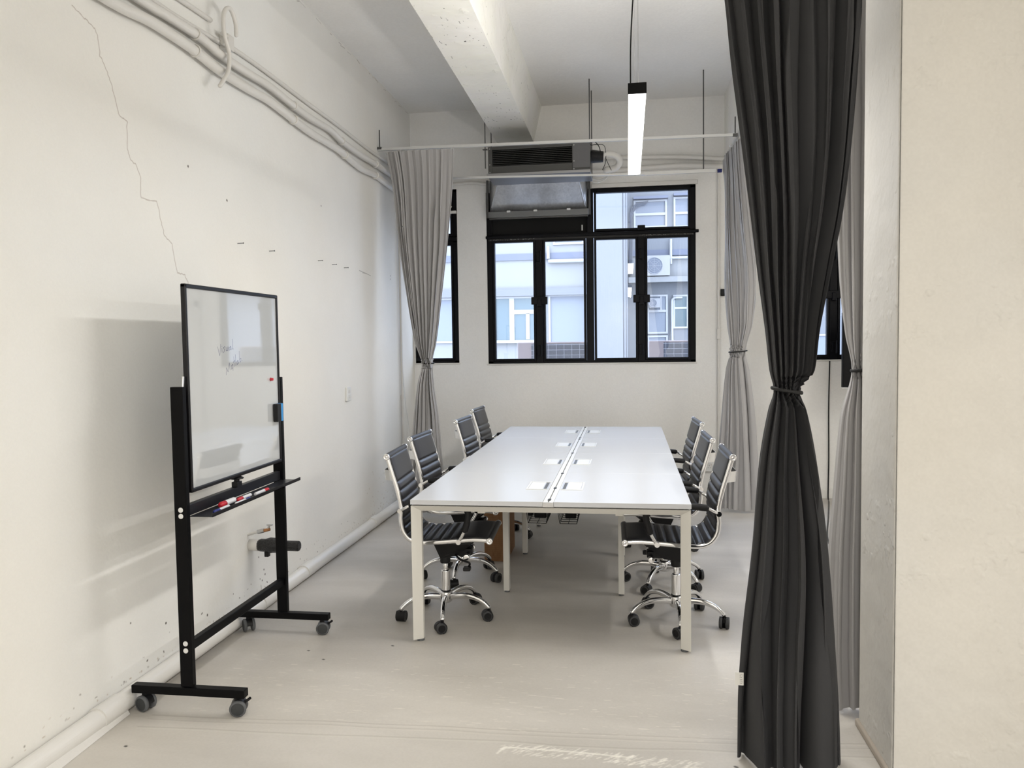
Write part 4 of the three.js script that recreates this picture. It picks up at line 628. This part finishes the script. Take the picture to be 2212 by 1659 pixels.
pendant('linear pendant lamp hanging right above the viewer', 0.046, 0.6, 1.645, LG);
pendant('linear pendant lamp hanging to the right of the viewer', 2.7, 0.6, 1.645, LG);
pendant('added unseen fill pendant at the back left behind the viewer', 0.046, 2.3, 1.645, LG);  // back row added out of view for ambient light
pendant('added unseen fill pendant at the back right behind the viewer', 2.7, 2.3, 1.645, LG);  // second unseen lamp added for ambience

// ---------------------------------------------------------------- right bay: display and cable
{
  const t = thing('display_screen', 'black display screen edge behind the right grey curtain', 'display', [2.45, 0, -7.4]);
  part('panel', bx(-0.56, 0.56, 1.112, 1.78, -0.02, 0.02, 0.004), M.frameBlack, t); part('screen', bx(-0.55, 0.55, 1.13, 1.77, 0.02, 0.0215), P({ color: lin(0.003, 0.003, 0.004), roughness: 0.25, specularIntensity: 0.3 }), t); part('lower_trim', bx(-0.56, 0.56, 1.106, 1.112, -0.02, 0.021), M.alu, t);
  part('pole', rod(V(0.1, 0.02, -0.06), V(0.1, 1.5, -0.06), 0.03, 14), M.blackMetal, t); part('base', bx(-0.25, 0.45, 0, 0.025, -0.3, 0.2, 0.006), M.blackMetal, t);
}
solo('hanging_cable', tube([V(1.913, 1.334, -7.925), V(1.908, 0.9, -7.93), V(1.912, 0.4, -7.93), V(1.905, 0.03, -7.915), V(1.86, 0.008, -7.7), V(1.7, 0.008, -7.05), V(1.534, 0.008, -6.39), V(1.45, 0.008, -5.9)], 0.006, 90, 8), M.blackPlastic, 'black cable dropping from the right window to the floor', 'cable');

// ---------------------------------------------------------------- outside: the street and the buildings across it
{
  const facade = S({ color: lin(0.138, 0.142, 0.148), roughness: 0.9, bumpMap: rep(plasterBump, 0.5), bumpScale: 0.004 });  // building colours painted darker than white to offset the strong sky
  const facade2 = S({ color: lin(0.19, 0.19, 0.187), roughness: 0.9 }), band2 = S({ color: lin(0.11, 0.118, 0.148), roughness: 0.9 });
  const wf = S({ color: lin(0.27, 0.27, 0.27), roughness: 0.5 }), dark = P({ color: lin(0.07, 0.1, 0.11), roughness: 0.12 }), blind = S({ color: lin(0.155, 0.168, 0.19), roughness: 0.8 }), drape = S({ color: lin(0.155, 0.165, 0.185), roughness: 0.8 });
  const h0 = 1.554, kA = 24 / 15, kB = 27 / 16.5;
  const A = (x, y) => [x * kA, h0 + (y - h0) * kA], B = (x, y) => [x * kB, h0 + (y - h0) * kB];
  solo('street', bx(-40, 40, -5.3, -5.1, -40, -8.2), S({ color: lin(0.24, 0.24, 0.25), roughness: 0.9 }), 'street far below the windows', 'street', null, 'structure');
  function win(b, conv, z, x0, x1, y0, y1, glass, bars = []) {
    const [X0, Y0] = conv(x0, y0), [X1, Y1] = conv(x1, y1), f = 0.06;
    const o = part('window', [bx(X0 - f, X0, Y0 - f, Y1 + f, z, z + 0.06), bx(X1, X1 + f, Y0 - f, Y1 + f, z, z + 0.06), bx(X0, X1, Y0 - f, Y0, z, z + 0.06), bx(X0, X1, Y1, Y1 + f, z, z + 0.06), ...bars.map(([a, c, d, e]) => { const [p, q] = conv(a, c), [r, s] = conv(d, e); return bx(p, r, q, s, z + 0.001, z + 0.05); })], wf, b);
    part('pane', bx(X0, X1, Y0, Y1, z - 0.02, z + 0.015), glass, o);
    return o;
  }
  {
    const z = -24, b = thing('apartment_building', 'darkened white block across the street seen through the left panes', 'building');
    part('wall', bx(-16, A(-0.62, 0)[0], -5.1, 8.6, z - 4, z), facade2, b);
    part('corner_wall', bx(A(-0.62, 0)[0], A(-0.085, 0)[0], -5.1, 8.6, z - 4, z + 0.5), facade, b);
    const [, yb0] = A(0, 3.112), [, yb1] = A(0, 3.235); part('painted_shade_band', bx(-16, A(-0.63, 0)[0], yb0, yb1, z, z + 0.05), band2, b);  // shading below the lintel, painted as a dark blue band
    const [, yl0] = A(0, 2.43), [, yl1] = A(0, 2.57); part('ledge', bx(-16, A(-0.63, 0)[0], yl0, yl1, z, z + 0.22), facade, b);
    win(b, A, z, -2.493, -1.70, 1.597, 2.39, dark, [[-2.238, 1.597, -2.143, 2.39], [-2.143, 2.091, -1.7, 2.172], [-1.921, 1.61, -1.85, 2.1]]);
    win(b, A, z, -1.45, -0.817, 1.55, 2.41, blind);
    win(b, A, z, -3.9, -2.75, 1.597, 2.39, blind, [[-3.35, 1.597, -3.28, 2.39]]);
    win(b, A, z, -2.9, -2.0, 3.7, 4.6, dark, [[-2.5, 3.7, -2.42, 4.6]]); win(b, A, z, -1.35, -0.85, 3.42, 4.5, blind);
    part('sill', bx(A(-2.6, 0)[0], A(-1.65, 0)[0], A(0, 1.545)[1], A(0, 1.58)[1], z, z + 0.2), wf, b);
    part('waste_pipe', [rod(V(A(-1.475, 0)[0], A(0, 3.12)[1], z + 0.12), V(A(-1.475, 0)[0], A(0, 3.35)[1], z + 0.12), 0.05, 8), rod(V(A(-1.475, 0)[0], A(0, 3.07)[1], z + 0.12), V(A(-0.8, 0)[0], A(0, 3.07)[1], z + 0.12), 0.06, 8)], wf, b);
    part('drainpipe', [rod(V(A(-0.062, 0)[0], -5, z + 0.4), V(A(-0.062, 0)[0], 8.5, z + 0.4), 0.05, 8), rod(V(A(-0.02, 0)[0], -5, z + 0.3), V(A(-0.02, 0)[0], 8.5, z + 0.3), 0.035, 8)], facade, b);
  }
  {
    const z = -27, b = thing('apartment_building', 'darkened pale blue block with curtained windows seen through the right panes', 'building');
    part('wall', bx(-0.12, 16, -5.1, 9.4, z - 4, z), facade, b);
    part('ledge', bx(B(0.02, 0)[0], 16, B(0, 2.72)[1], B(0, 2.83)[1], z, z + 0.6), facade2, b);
    part('painted_shade_band', bx(B(0.02, 0)[0], 16, B(0, 3.28)[1], B(0, 3.4)[1], z, z + 0.05), band2, b);  // the dark blue shading band painted here as well
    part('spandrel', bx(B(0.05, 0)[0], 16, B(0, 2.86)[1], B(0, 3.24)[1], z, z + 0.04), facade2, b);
    const w1 = win(b, B, z, 0.17, 0.765, 3.885, 4.375, drape, [[0.17, 4.1, 0.765, 4.15]]); win(b, B, z, 0.97, 1.5, 3.87, 4.41, drape, [[0.97, 4.1, 1.5, 4.15], [1.22, 3.87, 1.26, 4.41]]);
    win(b, B, z, 0.43, 0.775, 1.73, 2.45, blind, [[0.43, 2.13, 0.775, 2.18], [0.66, 2.18, 0.69, 2.45]]); win(b, B, z, 0.955, 1.19, 1.83, 2.44, dark, [[0.955, 2.19, 1.19, 2.23]]);
    win(b, B, z, 1.6, 2.3, 1.75, 2.45, blind, [[1.95, 1.75, 2.0, 2.45]]); win(b, B, z, 2.9, 3.7, 1.75, 2.45, blind, [[3.3, 1.75, 3.34, 2.45]]); win(b, B, z, 3.2, 4.0, 1.1, 1.6, blind); win(b, B, z, 3.2, 4.0, 2.6, 3.2, blind);
    win(b, B, z, 0.43, 0.775, 1.2, 1.62, blind); part('hood', bx(B(0.13, 0)[0], B(0.82, 0)[0], B(0, 4.42)[1], B(0, 4.47)[1], z, z + 0.25), band2, b); part('hood', bx(B(0.93, 0)[0], B(1.6, 0)[0], B(0, 4.46)[1], B(0, 4.51)[1], z, z + 0.25), band2, b);
    const cg = []; for (let i = 0; i < 6; i++) { const x = B(0.03 + i * 0.012, 0)[0]; cg.push(tube([V(x, B(0, 2.9)[1], z + 0.1), V(x + 0.03, B(0, 3.6)[1], z + 0.12 + i * 0.01), V(x + 0.05, B(0, 4.15)[1], z + 0.1), V(x + 0.25 + i * 0.06, B(0, 4.33 + i * 0.012)[1], z + 0.12), V(B(0.36, 0)[0], B(0, 4.3)[1], z + 0.1)], 0.009, 40, 5)); } part('cables', cg, S({ color: lin(0.1, 0.105, 0.12), roughness: 0.7 }), b);
    part('service_pipe', [rod(V(B(0.87, 0)[0], B(0, 3.1)[1], z + 0.15), V(B(0.87, 0)[0], B(0, 3.6)[1], z + 0.15), 0.05, 8), rod(V(B(0.8, 0)[0], B(0, 3.22)[1], z + 0.15), V(B(1.3, 0)[0], B(0, 3.22)[1], z + 0.15), 0.05, 8), tube([V(B(0.9, 0)[0], B(0, 1.3)[1], z + 0.12), V(B(0.89, 0)[0], B(0, 2.2)[1], z + 0.12), V(B(0.92, 0)[0], B(0, 2.4)[1], z + 0.12), V(B(1.1, 0)[0], B(0, 2.42)[1], z + 0.12)], 0.045, 40, 8)], wf, b);
  }
  const wire2 = S({ color: lin(0.2, 0.2, 0.21), roughness: 0.6 });
  function acUnit(label, x0, y0, z, w, h, d, body, fanSide) {
    const t = thing('outdoor_ac_unit', label, 'air conditioner', [x0, y0, z]);
    part('cabinet', bx(0, w, 0, h, -d, 0, 0.02), body, t);
    const cx = w * (fanSide === 'l' ? 0.34 : 0.66), cy = h * 0.5, r = h * 0.4;
    const gr = part('fan_grille', [new THREE.TorusGeometry(r, 0.012, 6, 28).translate(cx, cy, 0.006), ...[0.75, 0.5, 0.25].map((k) => new THREE.TorusGeometry(r * k, 0.006, 5, 24).translate(cx, cy, 0.008)), ...[0, 1, 2, 3].map((k) => bx(-r, r, -0.005, 0.005, 0, 0.008).rotateZ(k * Math.PI / 4).translate(cx, cy, 0.002))], wire2, t);
    part('fan', new THREE.CylinderGeometry(r * 0.97, r * 0.97, 0.006, 28).rotateX(Math.PI / 2).translate(cx, cy, 0.001), S({ color: lin(0.09, 0.1, 0.12), roughness: 0.6 }), gr);
    return t;
  }
  acUnit('white outdoor unit with round fan on the far facade ledge', B(0.374, 0)[0], B(0, 2.845)[1], -26.35, 0.76, 0.66, 0.36, S({ color: lin(0.22, 0.216, 0.21), roughness: 0.6 }), 'l');
  acUnit('window air conditioner in the lower far window', B(0.43, 0)[0], B(0, 2.2)[1] + 0.02, -26.6, 0.36, 0.32, 0.3, S({ color: lin(0.2, 0.2, 0.2), roughness: 0.6 }), 'l');
  // two condensers just outside our window, seen from behind with their finned coils
  const condBody = S({ color: lin(0.17, 0.14, 0.14), roughness: 0.6 }), coil = S({ color: lin(0.055, 0.06, 0.075), roughness: 0.6 }), wire = S({ color: lin(0.2, 0.2, 0.22), roughness: 0.5 });
  for (const [x, label] of [[-1.285, 'brown condenser outside the second pane of the large window'], [0.24, 'brown condenser outside the rightmost pane of the large window']]) {
    const t = thing('condenser_unit', label, 'air conditioner', [x, 0.98, -9.2]), w = 0.86, h = 0.572;
    part('cabinet', bx(0, w, 0, h, -0.32, 0, 0.012), condBody, t);
    part('coil', bx(0.165, w - 0.02, 0.03, h - 0.022, -0.006, 0.003), coil, t);
    for (let k = 0; k < 9; k++) part('guard_wire', rod(V(0.16, 0.06 + k * 0.06, 0.012), V(w - 0.02, 0.06 + k * 0.06, 0.012), 0.0025, 5), wire, t);
    for (let k = 0; k < 8; k++) part('guard_wire', rod(V(0.19 + k * 0.09, 0.03, 0.012), V(0.19 + k * 0.09, h - 0.02, 0.012), 0.0025, 5), wire, t);
    part('bracket', [bx(0.1, 0.14, -0.04, 0, -0.34, 1.03), bx(w - 0.14, w - 0.1, -0.04, 0, -0.34, 1.03)], M.steel, t);
  }
}

scene.traverse((o) => { if (o.isMesh) { o.castShadow = true; o.receiveShadow = true; } if (o.isLight) o.castShadow = true; });
renderer.render(scene, camera);
